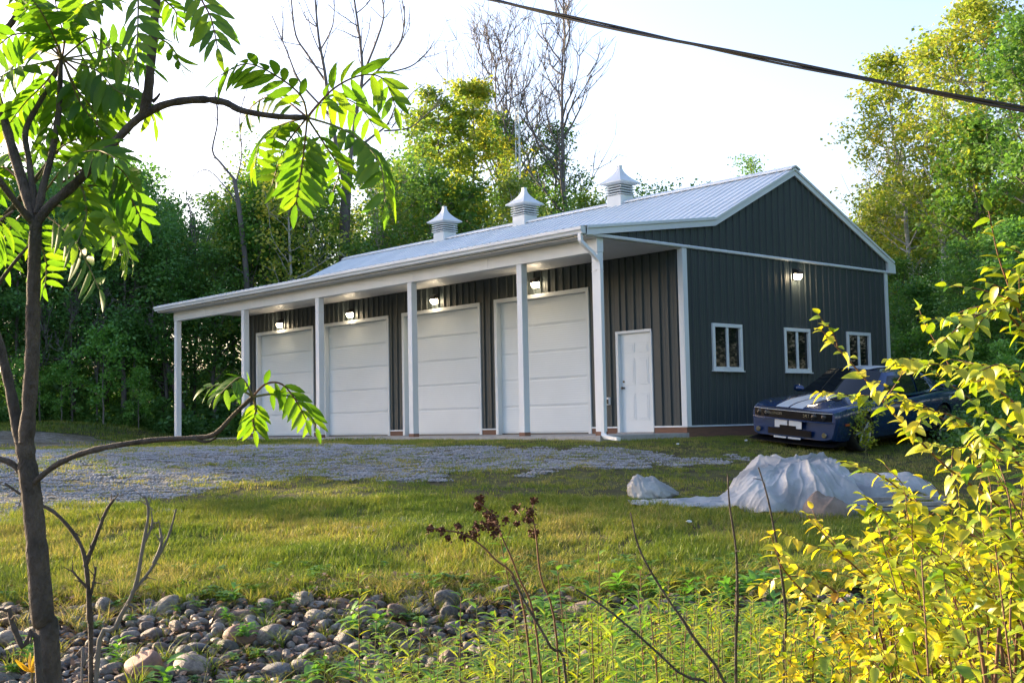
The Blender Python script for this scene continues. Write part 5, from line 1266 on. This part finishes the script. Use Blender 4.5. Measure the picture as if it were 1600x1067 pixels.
sbranch([(36, 740), (15, 722), (-20, 712)], 6*k_, 4*k_)
sbranch([(-20, 470), (15, 420), (48, 380)], 4*k_, 2*k_, (.2, .2))
# burls
LM = [leaf_mesh('leaflet', M_sumac, w=.29, curl=c, fold=.3, seg=10, serr=.05, rnd=q) for c, q in ((.10, .2), (.2, .5), (.32, .8), (.15, .65), (.25, .35))]
LMA = [mesh_arr(m) for m in LM]
big_leaflets = [0]
def compound(pts, ll=.08, np_=9, u0=0., u1=0., droop=.25, single=True, r=lr, face=None):
    """rachis along px points; pairs of leaflets; ll leaflet length in metres"""
    n = len(pts); P = smooth_path([at(px, py, US+u0+(u1-u0)*i/max(1, n-1)) for i, (px, py) in enumerate(pts)], 5)
    org = P[0]; lf = thing('compound_leaf', None, None, tuple(P[0]-SO)); lf.parent = SUM
    tb = Tubes(); tb.add(P-org, np.linspace(.0028, .0012, len(P)), 5); newobj('leaf_stalk', tb.mesh('leaf_stalk'), M_redstalk if r.random() < .4 else M_stalk, lf)
    s = np.concatenate([[0], np.cumsum(np.linalg.norm(np.diff(P, axis=0), axis=1))]); bag = LeafBag()
    vd = -FWD
    nrm0 = face if face is not None else (vd*r.uniform(.3, .9)*r.choice([-1, 1])+np.array([0, 0, r.uniform(.5, 1.)])+r.normal(0, .25, 3))
    for i in range(np_+1):
        f = .22+.78*(i/np_)**1.0; q = np.array([np.interp(f*s[-1], s, P[:, k]) for k in range(3)]); j = min(len(P)-2, int(np.searchsorted(s, f*s[-1]))-0); j = max(0, min(j, len(P)-2)); d = P[j+1]-P[j]; d /= np.linalg.norm(d)
        _, b, nn = frame_of(d, nrm0); sz = 1.12*ll*(1-.35*abs(f-.55)/.45)*r.uniform(.9, 1.08)
        for sd_ in ((-1, 1) if i < np_ else (0,)):
            if sd_ and r.random() < .03: continue
            dd = d*(.45+.45*f)+b*sd_*1.0+nn*r.normal(-.12, .16)+np.array([0, 0, -droop*r.uniform(.6, 1.4)]) if sd_ else d+np.array([0, 0, -droop])
            m = int(r.integers(5))
            if single and big_leaflets[0] < 300: leaf_obj('leaflet', LM[m], q, dd, nn+r.normal(0, .22, 3), sz, lf, org+0*SO); big_leaflets[0] += 1
            else: bag.add(LMA[m], q, dd, nn+r.normal(0, .22, 3), sz)
    bag.build('leaflets', M_sumac, lf, org)
tip = (480, 184)
C_ = compound
C_([tip, (470, 150), (430, 118), (385, 100), (345, 118)], .075, 9, -.1, -.25, .1)
C_([tip, (520, 140), (565, 118), (600, 125), (618, 168)], .075, 9, -.1, 0, .45)
C_([tip, (530, 200), (570, 225), (595, 260), (602, 318)], .085, 10, -.1, -.2, .15)
C_([tip, (476, 225), (470, 270), (462, 320)], .08, 9, -.1, -.05, .2)
C_([tip, (440, 195), (410, 215), (398, 262)], .07, 8, -.1, .1, .3)
C_([tip, (510, 230), (530, 265), (520, 300)], .07, 8, -.1, .2, .3)
C_([tip, (455, 215), (440, 240), (425, 290)], .07, 8, -.1, .2, .3)
C_([tip, (500, 160), (520, 150), (560, 165), (585, 200)], .07, 8, -.1, .25, .3)
C_([tip, (450, 160), (425, 150), (395, 165), (380, 190)], .06, 7, -.1, .1, .3)
C_([(296, -40), (315, 0), (330, 30), (340, 75)], .07, 7, -.2, -.25, .25)
C_([(215, -30), (216, 10), (215, 50), (214, 98)], .07, 7, -.1, -.2, .2)
C_([(236, 60), (252, 62), (270, 76), (283, 104)], .055, 6, 0, .1, .3)
C_([(244, -10), (262, 5), (275, 20), (276, 45)], .055, 6, 0, .1, .3)
nb = (97, 92)
for e in [((140, 60), (170, 75), (210, 120)), ((150, 110), (180, 140), (210, 155)), ((60, 60), (20, 55), (-20, 90)), ((70, 130), (40, 160), (10, 200)), ((120, 140), (150, 180), (152, 228)), ((110, 30), (140, 5), (185, -10)), ((80, 30), (50, 0), (10, -25)), ((95, 150), (85, 190), (60, 235)),
          ((140, 85), (190, 70), (235, 75)), ((60, 100), (20, 110), (-30, 140)), ((130, 120), (170, 150), (175, 195)), ((100, 60), (90, 20), (80, -30)), ((150, 95), (200, 95), (240, 110)), ((60, 80), (30, 90), (0, 150)), ((70, 50), (40, 20), (30, -20)), ((60, 150), (30, 190), (-10, 210)), ((125, 160), (160, 210), (150, 260)), ((85, 60), (65, 20), (50, 0)), ((150, 130), (215, 140), (240, 190))]:
    C_([nb, *e], .075, 9, .1, .1+lr.uniform(-.25, .3), .25)
# lower tier of lime leaves round the fork
for pts in [[(70, 320), (120, 300), (160, 330), (190, 400)], [(60, 330), (90, 350), (120, 380), (155, 452)], [(80, 320), (140, 330), (180, 350), (205, 405)], [(60, 330), (60, 370), (72, 410), (70, 450)], [(40, 330), (20, 350), (5, 380), (10, 420)],
            [(90, 290), (140, 260), (185, 262), (212, 300)], [(30, 280), (0, 260), (-20, 290), (-40, 340)], [(70, 300), (110, 250), (150, 235), (185, 250)], [(50, 260), (20, 240), (-5, 250), (-30, 280)], [(100, 300), (150, 290), (195, 300), (222, 345)], [(60, 280), (90, 235), (130, 215), (165, 215)],
            [(20, 330), (-5, 350), (-15, 380)], [(110, 260), (130, 300), (135, 340), (120, 380)]]:
    C_(pts, .08, 9, .1, .1+lr.uniform(-.3, .5), .25)
lt = (395, 620)
for e in [((372, 606), (350, 600), (322, 606)), ((415, 600), (440, 600), (462, 625), (478, 655)), ((430, 615), (460, 622), (480, 640), (494, 668)), ((385, 600), (375, 590), (360, 600), (345, 615)), ((400, 640), (395, 655), (398, 672))]:
    C_([lt, *e], .055, 6, -.15, -.15+lr.uniform(-.1, .15), .25)

# bare stick shrub at the left
def sticks(name, label, origin, u, segs, mat=M_barkd, cat='bare shrub'):
    o0 = at(*origin, u); g0 = np.array([o0[0], o0[1], float(gz(o0[0], o0[1]))]); t = thing(name, label, cat, tuple(g0))
    for pts, ra, rb in segs:
        P = smooth_path([g0 if p is None else at(p[0], p[1], u+(p[2] if len(p) > 2 else 0)) for p in pts], 4); tb = Tubes(); tb.add(P-g0, np.linspace(ra, rb, len(P))*u/FPX*(1+.10*lr.normal(size=len(P))), 7); newobj('stem', tb.mesh('stem'), mat, t)
        for _ in range(int(len(pts)*1.2)): # buds and stubs
            i = int(lr.integers(2, len(P)-1)); P3, _d = branch_pts(P[i]-g0, (P[min(i+1, len(P)-1)]-P[i])/np.linalg.norm(P[min(i+1, len(P)-1)]-P[i])+lr.normal(0, .7, 3), .03, lr, .1, 0, 2); tb2 = Tubes(); tb2.add(P3, np.array([rb*.7, rb*.5, rb*.3])*u/FPX, 4); newobj('bud', tb2.mesh('bud'), mat, t)
sticks('bare_shrub', 'leafless dark shrub with forked twigs standing right of the sumac trunk', (140, 1067), 3.1,
       [([None, (142, 1060), (140, 960), (134, 880), (120, 840), (85, 800), (45, 780), (8, 755)], 5.5, 1.8), ([(133, 885), (150, 840), (165, 800), (178, 780)], 4, 2), ([(140, 940), (148, 900), (150, 885)], 2.5, 1.5), ([(138, 920), (120, 900), (112, 890)], 2.5, 1.5)])
sticks('bare_shrub', 'leafless grey-brown shrub with two upright twigs above the stones', (150, 1067), 3.1,
       [([None, (150, 1062), (180, 980), (210, 920), (222, 860), (232, 800), (226, 775)], 5, 1.8), ([(206, 925), (235, 890), (262, 840), (275, 795)], 3.2, 1.5), ([(224, 850), (236, 825), (238, 812)], 2.5, 2), ([(240, 880), (252, 850), (250, 825)], 3, 2)], mat=M_bark)
sticks('bare_stick', 'dark leafless stick at the bottom left corner', (60, 1067), 2.6, [([None, (62, 1065), (35, 1010), (20, 975), (14, 950)], 6, 4)])
sticks('bare_stick', 'thin pale dry stalk beside the leafless shrub', (128, 1067), 3., [([None, (128, 1064), (132, 1040), (135, 1020)], 2, 1.5)], mat=M_dead)
# yellow leaf tuft at the bottom left
yt = at(50, 1050, 2.8); yl = thing('yellow_leaf_tuft', 'small orange-yellow leaf tuft in the bottom left corner', 'leaf tuft', tuple(yt))
M_yel = leafmat('orange_yellow_leaf', [(0, (.55, .30, .02)), (1, (.6, .42, .03))], trans=.3)
YM = leaf_mesh('leaf', M_yel, w=.22, curl=.2, rnd=.6)
for k in range(9):
    a = k*.7; leaf_obj('leaf', YM, yt, RGT*math.cos(a)+UPV*(.3+abs(math.sin(a)))+FWD*lr.normal(0, .3), -FWD+lr.normal(0, .3, 3), .05, yl, yt)
tb = Tubes(); tb.add(np.array([[0, 0, 0], [.01, 0, -.3], [0, .02, float(gz(yt[0], yt[1]))-yt[2]]]), .003, 5); newobj('stalk', tb.mesh('stalk'), M_stalk, yl)

# ------------------------------------------------------------------ right-hand shrubs with yellow-green leaves
LS = [leaf_mesh('leaf', M_shrub, w=.56, curl=c, fold=.3, seg=8, rnd=q, heart=True) for c, q in ((.15, .05), (.3, .2), (.45, .35), (.25, .5), (.6, .3), (.35, .12))]
LSA = [mesh_arr(m) for m in LS]
def shrub(label, root_px, ur, branches, seed, ll=.066, step=.025, nobj=270, fill=None, nfill=0, name='leafy_shrub'):
    r = np.random.default_rng(seed); g = at(root_px, 1100, ur); g0 = np.array([g[0], g[1], float(gz(g[0], g[1]))]); t = thing(name, label, 'shrub', tuple(g0)); bag = LeafBag(); tw = Tubes(); cand = []
    def dress(P, l0=ll, dens=1.):
        s = np.concatenate([[0], np.cumsum(np.linalg.norm(np.diff(P, axis=0), axis=1))]); x = s[-1]*.18; k = 0
        while x < s[-1]:
            q = np.array([np.interp(x, s, P[:, i]) for i in range(3)]); j = max(0, min(len(P)-2, int(np.searchsorted(s, x))-1)); d = P[j+1]-P[j]; d /= np.linalg.norm(d)+1e-9
            for sd_ in ((-1, 1) if r.random() < .35 else ((-1)**k,)):
                b = np.cross(d, [0, 0, 1]); b /= np.linalg.norm(b)+1e-9
                dd = d*r.uniform(.3, .9)+b*sd_*r.uniform(.5, 1.1)+np.array([0, 0, r.uniform(-.75, .05)])+r.normal(0, .15, 3); dd /= np.linalg.norm(dd); st_ = q+dd*.010
                nn = np.array([0, 0, 1.])+r.normal(0, .38, 3)+d*.2
                cand.append((q, dd, nn, l0*r.uniform(.6, 1.2)*(1-.35*x/s[-1])))
            x += step*r.uniform(.7, 1.3)/dens; k += 1
        dd = P[-1]-P[-2]; cand.append((P[-1], dd, np.array([0, 0, 1.])+r.normal(0, .3, 3), l0*.6))
    for bpts in branches:
        us = np.linspace(bpts[0], bpts[1], len(bpts)-2); P = smooth_path([at(px, py, u_) for (px, py), u_ in zip(bpts[2:], us)], 6); tb = Tubes(); tb.add(P-g0, np.linspace(.0042, .0014, len(P)), 6); newobj('branch', tb.mesh('branch'), M_redstalk, t); dress(P)
        for _ in range(3):
            i = int(r.uniform(.15, .85)*len(P)); d = P[min(i+1, len(P)-1)]-P[i]; d /= np.linalg.norm(d)+1e-9; P2, _d = branch_pts(P[i], d+r.normal(0, .55, 3), r.uniform(.10, .26), r, .12, -.03, 5); tw.add(P2-g0, np.linspace(.002, .0009, 6), 4); dress(P2, ll*.85)
        # main stem down to the root
    for _ in range(nfill): # upright inner stems with side leaves, filling the polygon
        for _t in range(60):
            px, py = r.uniform(*fill[0]), r.uniform(*fill[1])
            if fill[2](px, py): break
        u_ = r.uniform(ur-.5, ur+.9); e = at(px, py, u_); st = g0+np.array([r.normal(0, .25), r.normal(0, .25), 0]); st[2] = e[2]-.45*r.uniform(.8, 1.2) ; st = e+np.array([0, 0, -.4])+RGT*r.uniform(.0, .35)+r.normal(0, .06, 3)
        P = smooth_path([st, (st+e)/2+r.normal(0, .03, 3)+np.array([0, 0, .05]), e], 6); tw.add(P-g0, np.linspace(.003, .001, len(P)), 4); dress(P, ll*.95, .8)
    for k in range(6):
        e = at(root_px-60+k*25+r.normal(0, 15), 980, ur+r.normal(0, .2)); P = smooth_path([g0, (g0+e)/2+r.normal(0, .05, 3), e], 4); tw.add(P-g0, np.linspace(.009, .004, len(P)), 5)
    newobj('twigs', tw.mesh('twigs'), M_redstalk, t)['kind'] = 'stuff'
    cand.sort(key=lambda c: float((c[0]-CAM)@FWD)/c[3]); n = 0
    for q, dd, nn, s in cand:
        m = int(r.integers(6))
        if n < nobj: leaf_obj('leaf', LS[m], q, dd, nn, s, t, g0); n += 1
        else: bag.add(LSA[m], q, dd, nn, s, r.uniform(-.1, .5))
    bag.build('inner_leaves', M_shrub, t, g0); return len(cand)
fl = lambda px, py: py > np.interp(px, [1180, 1230, 1300, 1340, 1400, 1460, 1520, 1600, 1700], [900, 880, 855, 800, 745, 720, 700, 650, 560])
n1 = shrub('tall yellow-green shrub whose branches arch in front of the car', 1600, 3.5, [
    (3.6, 3.2, (1640, 880), (1560, 790), (1480, 730), (1400, 650), (1350, 590), (1310, 545), (1283, 515)), (3.6, 3.3, (1660, 780), (1560, 700), (1500, 655), (1450, 640), (1395, 628)),
    (3.7, 3.4, (1650, 700), (1580, 625), (1520, 590), (1475, 570), (1400, 572)), (3.5, 3.2, (1660, 950), (1540, 850), (1450, 800), (1380, 745), (1322, 722)),
    (3.4, 3.1, (1600, 1000), (1500, 900), (1420, 830), (1350, 775)), (3.8, 3.6, (1650, 820), (1600, 720), (1550, 680), (1500, 700), (1440, 690))], 101, nfill=46, fill=((1330, 1700), (600, 900), fl))
n2 = shrub('upright yellow-green shrub with orange tips at the right edge', 1640, 3.3, [
    (3.3, 3.2, (1660, 700), (1620, 560), (1585, 470), (1560, 400), (1545, 330)), (3.3, 3.1, (1660, 620), (1600, 520), (1560, 485), (1515, 500), (1465, 540)), (3.4, 3.3, (1670, 520), (1630, 440), (1600, 400), (1570, 385)),
    (3.2, 3.0, (1680, 660), (1620, 600), (1570, 570), (1530, 580)), (3.3, 3.2, (1690, 560), (1640, 500), (1610, 470), (1540, 440)), (3.1, 3.0, (1680, 760), (1620, 700), (1570, 660), (1540, 650))], 102, nobj=200, nfill=22, fill=((1540, 1700), (480, 800), fl))
n3 = shrub('lower yellow-leaved shrub spreading in front of the tarpaulin', 1400, 3.8, [
    (3.9, 3.6, (1480, 1060), (1380, 930), (1310, 860), (1262, 805)), (3.9, 3.6, (1400, 1080), (1290, 960), (1225, 890), (1205, 835)), (4.0, 3.8, (1380, 1000), (1300, 920), (1240, 900), (1180, 915)),
    (3.8, 3.7, (1500, 1000), (1420, 900), (1370, 850), (1320, 840)), (3.8, 3.7, (1430, 960), (1400, 880), (1390, 830), (1400, 790))], 103, nfill=60, fill=((1190, 1500), (830, 1060), fl))
n4 = shrub('sunlit yellow-green shrub filling the lower right corner', 1560, 3.0, [
    (3.1, 2.9, (1680, 1060), (1580, 960), (1500, 900), (1440, 880)), (3.0, 2.8, (1660, 1000), (1600, 880), (1560, 820), (1520, 800)), (3.1, 2.9, (1560, 1100), (1480, 1000), (1430, 960), (1400, 950))], 104, nfill=26, fill=((1430, 1700), (780, 1060), fl))
print('shrub leaves', n1, n2, n3, n4)

# ------------------------------------------------------------------ narrow-leaved tall weeds
LW = [leaf_mesh('leaf', M_weed, w=.19, curl=c, fold=.3, seg=7, rnd=q) for c, q in ((.35, .4), (.6, .7), (.2, .9), (.8, .55))]; LWA = [mesh_arr(m) for m in LW]
M_weed2 = leafmat('green_weed_leaf', [(0, (.06, .17, .03)), (.5, (.16, .31, .04)), (1, (.36, .46, .05))], trans=.45)
LWD = [leaf_mesh('leaf', M_weed2, w=.42, curl=c, fold=.3, seg=7, rnd=q) for c, q in ((.3, .3), (.5, .6))]; LWDA = [mesh_arr(m) for m in LWD]
def tall_weed(px, py, u, label, group=None, ll=.10, seed=0, single=False, broad=False, lean=0., stem=M_stalk, name='tall_weed', seeds=0, bare_frac=.25):
    r = np.random.default_rng(seed); top_ = at(px, py, u); bx_ = top_[:2]+RGT[:2]*lean; b0 = np.array([bx_[0], bx_[1], float(gz(bx_[0], bx_[1]))]); t = thing(name, label, 'weed', tuple(b0), group)
    lean2 = r.normal(0, .10, 3)*np.array([1, 1, 0]); P = smooth_path([b0-[0, 0, .03]+(0 if single else 1)*lean2, b0*.5+top_*.5+r.normal(0, .03, 3)-RGT*lean*.12, top_], 8); tb = Tubes(); tb.add(P-b0, np.linspace(.0045, .0015, len(P)), 6); newobj('stem', tb.mesh('stem'), stem, t)
    s = np.linspace(0, 1, len(P)); H = np.linalg.norm(top_-b0); x = bare_frac; k = 0; bag = LeafBag(); arrs = LWDA if broad else LWA; objs = LWD if broad else LW
    while x < 1 and not seeds:
        q = np.array([np.interp(x, s, P[:, i]) for i in range(3)]); a = k*2.399+r.normal(0, .3); el = r.uniform(.25, .8)*(1+.6*x); d = (math.cos(a), math.sin(a), el*.9); sz = ll*(.55+.45*math.sin(math.pi*min(1, x*.95)))*r.uniform(.8, 1.15)
        m = int(r.integers(len(objs)))
        if single: leaf_obj('leaf', objs[m], q, d, (0, 0, 1), sz, t, b0)
        else: bag.add(arrs[m], q, d, (0, 0, 1), sz, r.uniform(-.3, .3))
        x += (.016 if not broad else .036)/max(.3, H)*r.uniform(.8, 1.2)*1.2; k += 1
    if not single: bag.build('leaves', (M_weed2 if (broad or seed % 3 == 0) else M_weed), t, b0, kind=None if bag.n < 1 else 'stuff')
    return t, P, b0
tall_weed(560, 885, 4.9, 'tall narrow-leaved weed with a straight reddish stem standing over the stones', ll=.105, seed=1, single=True, stem=M_redstalk)
tall_weed(1045, 900, 4.6, 'narrow-leaved weed with pale stem in the middle of the ditch', ll=.09, seed=2, single=True)
tall_weed(805, 955, 4.2, 'narrow-leaved green weed at the bottom centre', ll=.10, seed=3, single=True)
tall_weed(1440, 870, 2.5, 'tall dark-stemmed weed with long drooping leaves in the lower right', ll=.10, seed=4, single=True, stem=M_redstalk, lean=.06)
tall_weed(1555, 850, 2.5, 'tall dark-stemmed weed with long drooping leaves at the right edge', ll=.10, seed=5, single=True, stem=M_redstalk, lean=.05)
wr_ = np.random.default_rng(77)
for i in range(230):
    px = float(np.clip(wr_.normal(1120, 230), 600, 1640)) if i < 160 else wr_.uniform(560, 1600); u = wr_.uniform(3.6, 7.6)
    py = np.interp(px, [500, 700, 900, 1100, 1250, 1600], [1000, 965, 930, 905, 930, 880])+wr_.uniform(0, 110)
    tp_ = at(px, py, u); gg = float(gz(tp_[0], tp_[1]))
    if not .3 < tp_[2]-gg < 1.2: continue
    tall_weed(px, py, u, 'yellow-green narrow-leaved weed in the crowded right half of the ditch', 'narrow-leaved weeds crowding the ditch', ll=wr_.uniform(.08, .13), seed=200+i, stem=M_redstalk if wr_.random() < .4 else M_stalk, bare_frac=.3)
for i, (px, py, u, lab) in enumerate([(480, 790, 0, '')][:0]): pass
for i in range(110):
    px = wr_.uniform(480, 1300); py = wr_.uniform(930, 1060); u = wr_.uniform(4.0, 7.8); tp_ = at(px, py, u); gg = float(gz(tp_[0], tp_[1]))
    if not .12 < tp_[2]-gg < .9: continue
    tall_weed(px, py, u, 'broad-leaved green weed low in the ditch', 'broad-leaved weeds in the ditch', ll=wr_.uniform(.07, .12), seed=400+i, broad=True, bare_frac=.35, name='broad_leaved_weed')
# centre shrub with dark stems and broader leaves, brown seed heads above
for i, (px, py, u, lean, lab) in enumerate([(780, 830, 4.6, .12, 'leafy weed below the brown seed heads'), (870, 880, 4.6, .1, 'leafy weed with a dark slanting stem right of the seed heads'), (935, 860, 4.8, .15, 'leafy weed with a slanting stem in the ditch centre'), (1000, 880, 4.9, .05, 'leafy weed left of the pale-stemmed one'), (720, 930, 4.9, 0., 'low broad-leaved plant among the stones at centre'), (660, 965, 5.2, 0., 'broad-leaved plant above the small stones')]):
    tall_weed(px, py, u, lab, ll=.085, seed=500+i, broad=True, single=True, lean=lean, stem=M_redstalk, bare_frac=.3, name='leafy_weed')
def seed_plant(label, u, root, segs, heads, seed):
    r = np.random.default_rng(seed); t0 = at(*root, u); g0 = np.array([t0[0], t0[1], float(gz(t0[0], t0[1]))]); t = thing('seed_head_plant', label, 'weed', tuple(g0)); tb = Tubes()
    P = smooth_path([g0]+[at(x, y, u) for x, y in segs[0]], 5); tb.add(P-g0, np.linspace(.005, .002, len(P)), 6)
    for sg in segs[1:]: P = smooth_path([at(x, y, u+r.normal(0, .03)) for x, y in sg], 4); tb.add(P-g0, np.linspace(.002, .001, len(P)), 4)
    newobj('stem', tb.mesh('stem'), M_redstalk, t)
    for (x, y, s) in heads:
        c = at(x, y, u+r.normal(0, .05)); Pq = c+r.normal(0, s*u/FPX*.55, (int(90*s/9), 3)); V, F_, a = quad_leaves(Pq, .013, r, .2, .8); newobj('seed_head', big_mesh('seed_head', V-g0, F_, {'rnd': a}), M_seed, t)
seed_plant('dry weed with a cluster of dark brown seed heads over the lawn', 4.5, (860, 1067), [[(840, 1000), (810, 900), (785, 840), (765, 800), (745, 785)], [(785, 840), (775, 810), (772, 795)], [(772, 815), (750, 818)], [(790, 850), (800, 820)]],
           [(748, 790, 8), (765, 805, 9), (762, 822, 10), (775, 830, 9), (745, 822, 6), (752, 780, 6), (790, 812, 5), (770, 815, 9)], 1)
seed_plant('dry weed with small rusty seed heads reaching to the left', 4.4, (850, 1067), [[(820, 960), (770, 870), (725, 835), (690, 828), (668, 824)], [(720, 834), (710, 822)], [(750, 845), (745, 825)]], [(672, 826, 6), (690, 829, 5), (716, 822, 5), (725, 838, 7), (740, 835, 7), (700, 842, 4)], 2)
seed_plant('dry weed with brown seed heads right of the cluster', 4.6, (880, 1067), [[(870, 1000), (845, 900), (838, 840), (832, 800), (834, 782)], [(836, 830), (815, 805), (805, 795)], [(836, 820), (826, 808)]], [(834, 783, 5), (828, 800, 7), (826, 812, 7), (806, 795, 6), (834, 832, 7), (808, 818, 4)], 3)
for i, (pts, u, lab) in enumerate([([(1150, 1130), (1080, 990), (1040, 930), (1000, 860), (985, 800)], 3.6, 'long dark arching stem leaning left across the ditch'), ([(1150, 1067), (1152, 950), (1150, 860), (1140, 790), (1137, 740)], 3.8, 'thin upright dark stem in front of the lawn'),
                                   ([(1125, 1120), (1060, 1050), (960, 960), (900, 920)], 3.5, 'low slanting dark stem near the bottom centre'), ([(1225, 1067), (1228, 960), (1215, 860), (1200, 780), (1185, 730)], 3.7, 'thin dark stem rising in front of the tarpaulin'), ([(885, 1067), (860, 1010), (820, 940), (800, 900)], 3.9, 'dark stem slanting up at the bottom centre')]):
    sticks('dark_stem', lab, pts[0], u, [([None]+pts, 3.2, 1.2)], cat='stem')
# ferns along the bottom edge
FM = None
def fern(name, seed):
    r = np.random.default_rng(seed); V = []; F_ = []; A = []
    for i in range(8):
        a = i*.785+r.normal(0, .25); L_ = r.uniform(.28, .42); t = r.uniform(.2, 1)
        for j in range(26):
            f = (j+1)/26; c = np.array([math.cos(a)*L_*f*.75, math.sin(a)*L_*f*.75, L_*(1.15*f-.55*f*f)]); w = .075*math.sin(math.pi*(.12+.86*(1-f)))**.8; s = np.array([-math.sin(a), math.cos(a), 0]); fw = np.array([math.cos(a), math.sin(a), .2])
            for sd_ in (-1, 1):
                k = len(V); q = c+s*sd_*w+fw*w*.35-np.array([0, 0, w*.15]); V += [c-fw*.004, c+fw*.004, (c+q)/2+fw*.006, q, (c+q)/2-fw*.006]; F_.append((k, k+1, k+2, k+3)); F_.append((k, k+2, k+3, k+4)); A += [t]*5
    me = big_mesh(name, V, F_, {'rnd': A}); me.materials.append(M_weed); return me
FMS = [fern('frond', s) for s in range(3)]
for i in range(60):
    px = wr_.uniform(1020, 1640); u = wr_.uniform(2.7, 4.8); p = at(px, 1060, u); z = float(gz(p[0], p[1])); zt = at(px, wr_.uniform(960, 1040), u)[2]
    t = thing('fern', 'yellow-green fern in the row along the bottom right', 'fern', (p[0], p[1], z), 'ferns along the bottom right', wr_.uniform(0, 6)); s = (zt-z)/.25*.55
    s = min(max(s, .8), 2.6); t.scale = (s*.8, s*.8, s); o = bpy.data.objects.new('fronds', FMS[i % 3]); COL.objects.link(o); o.parent = t
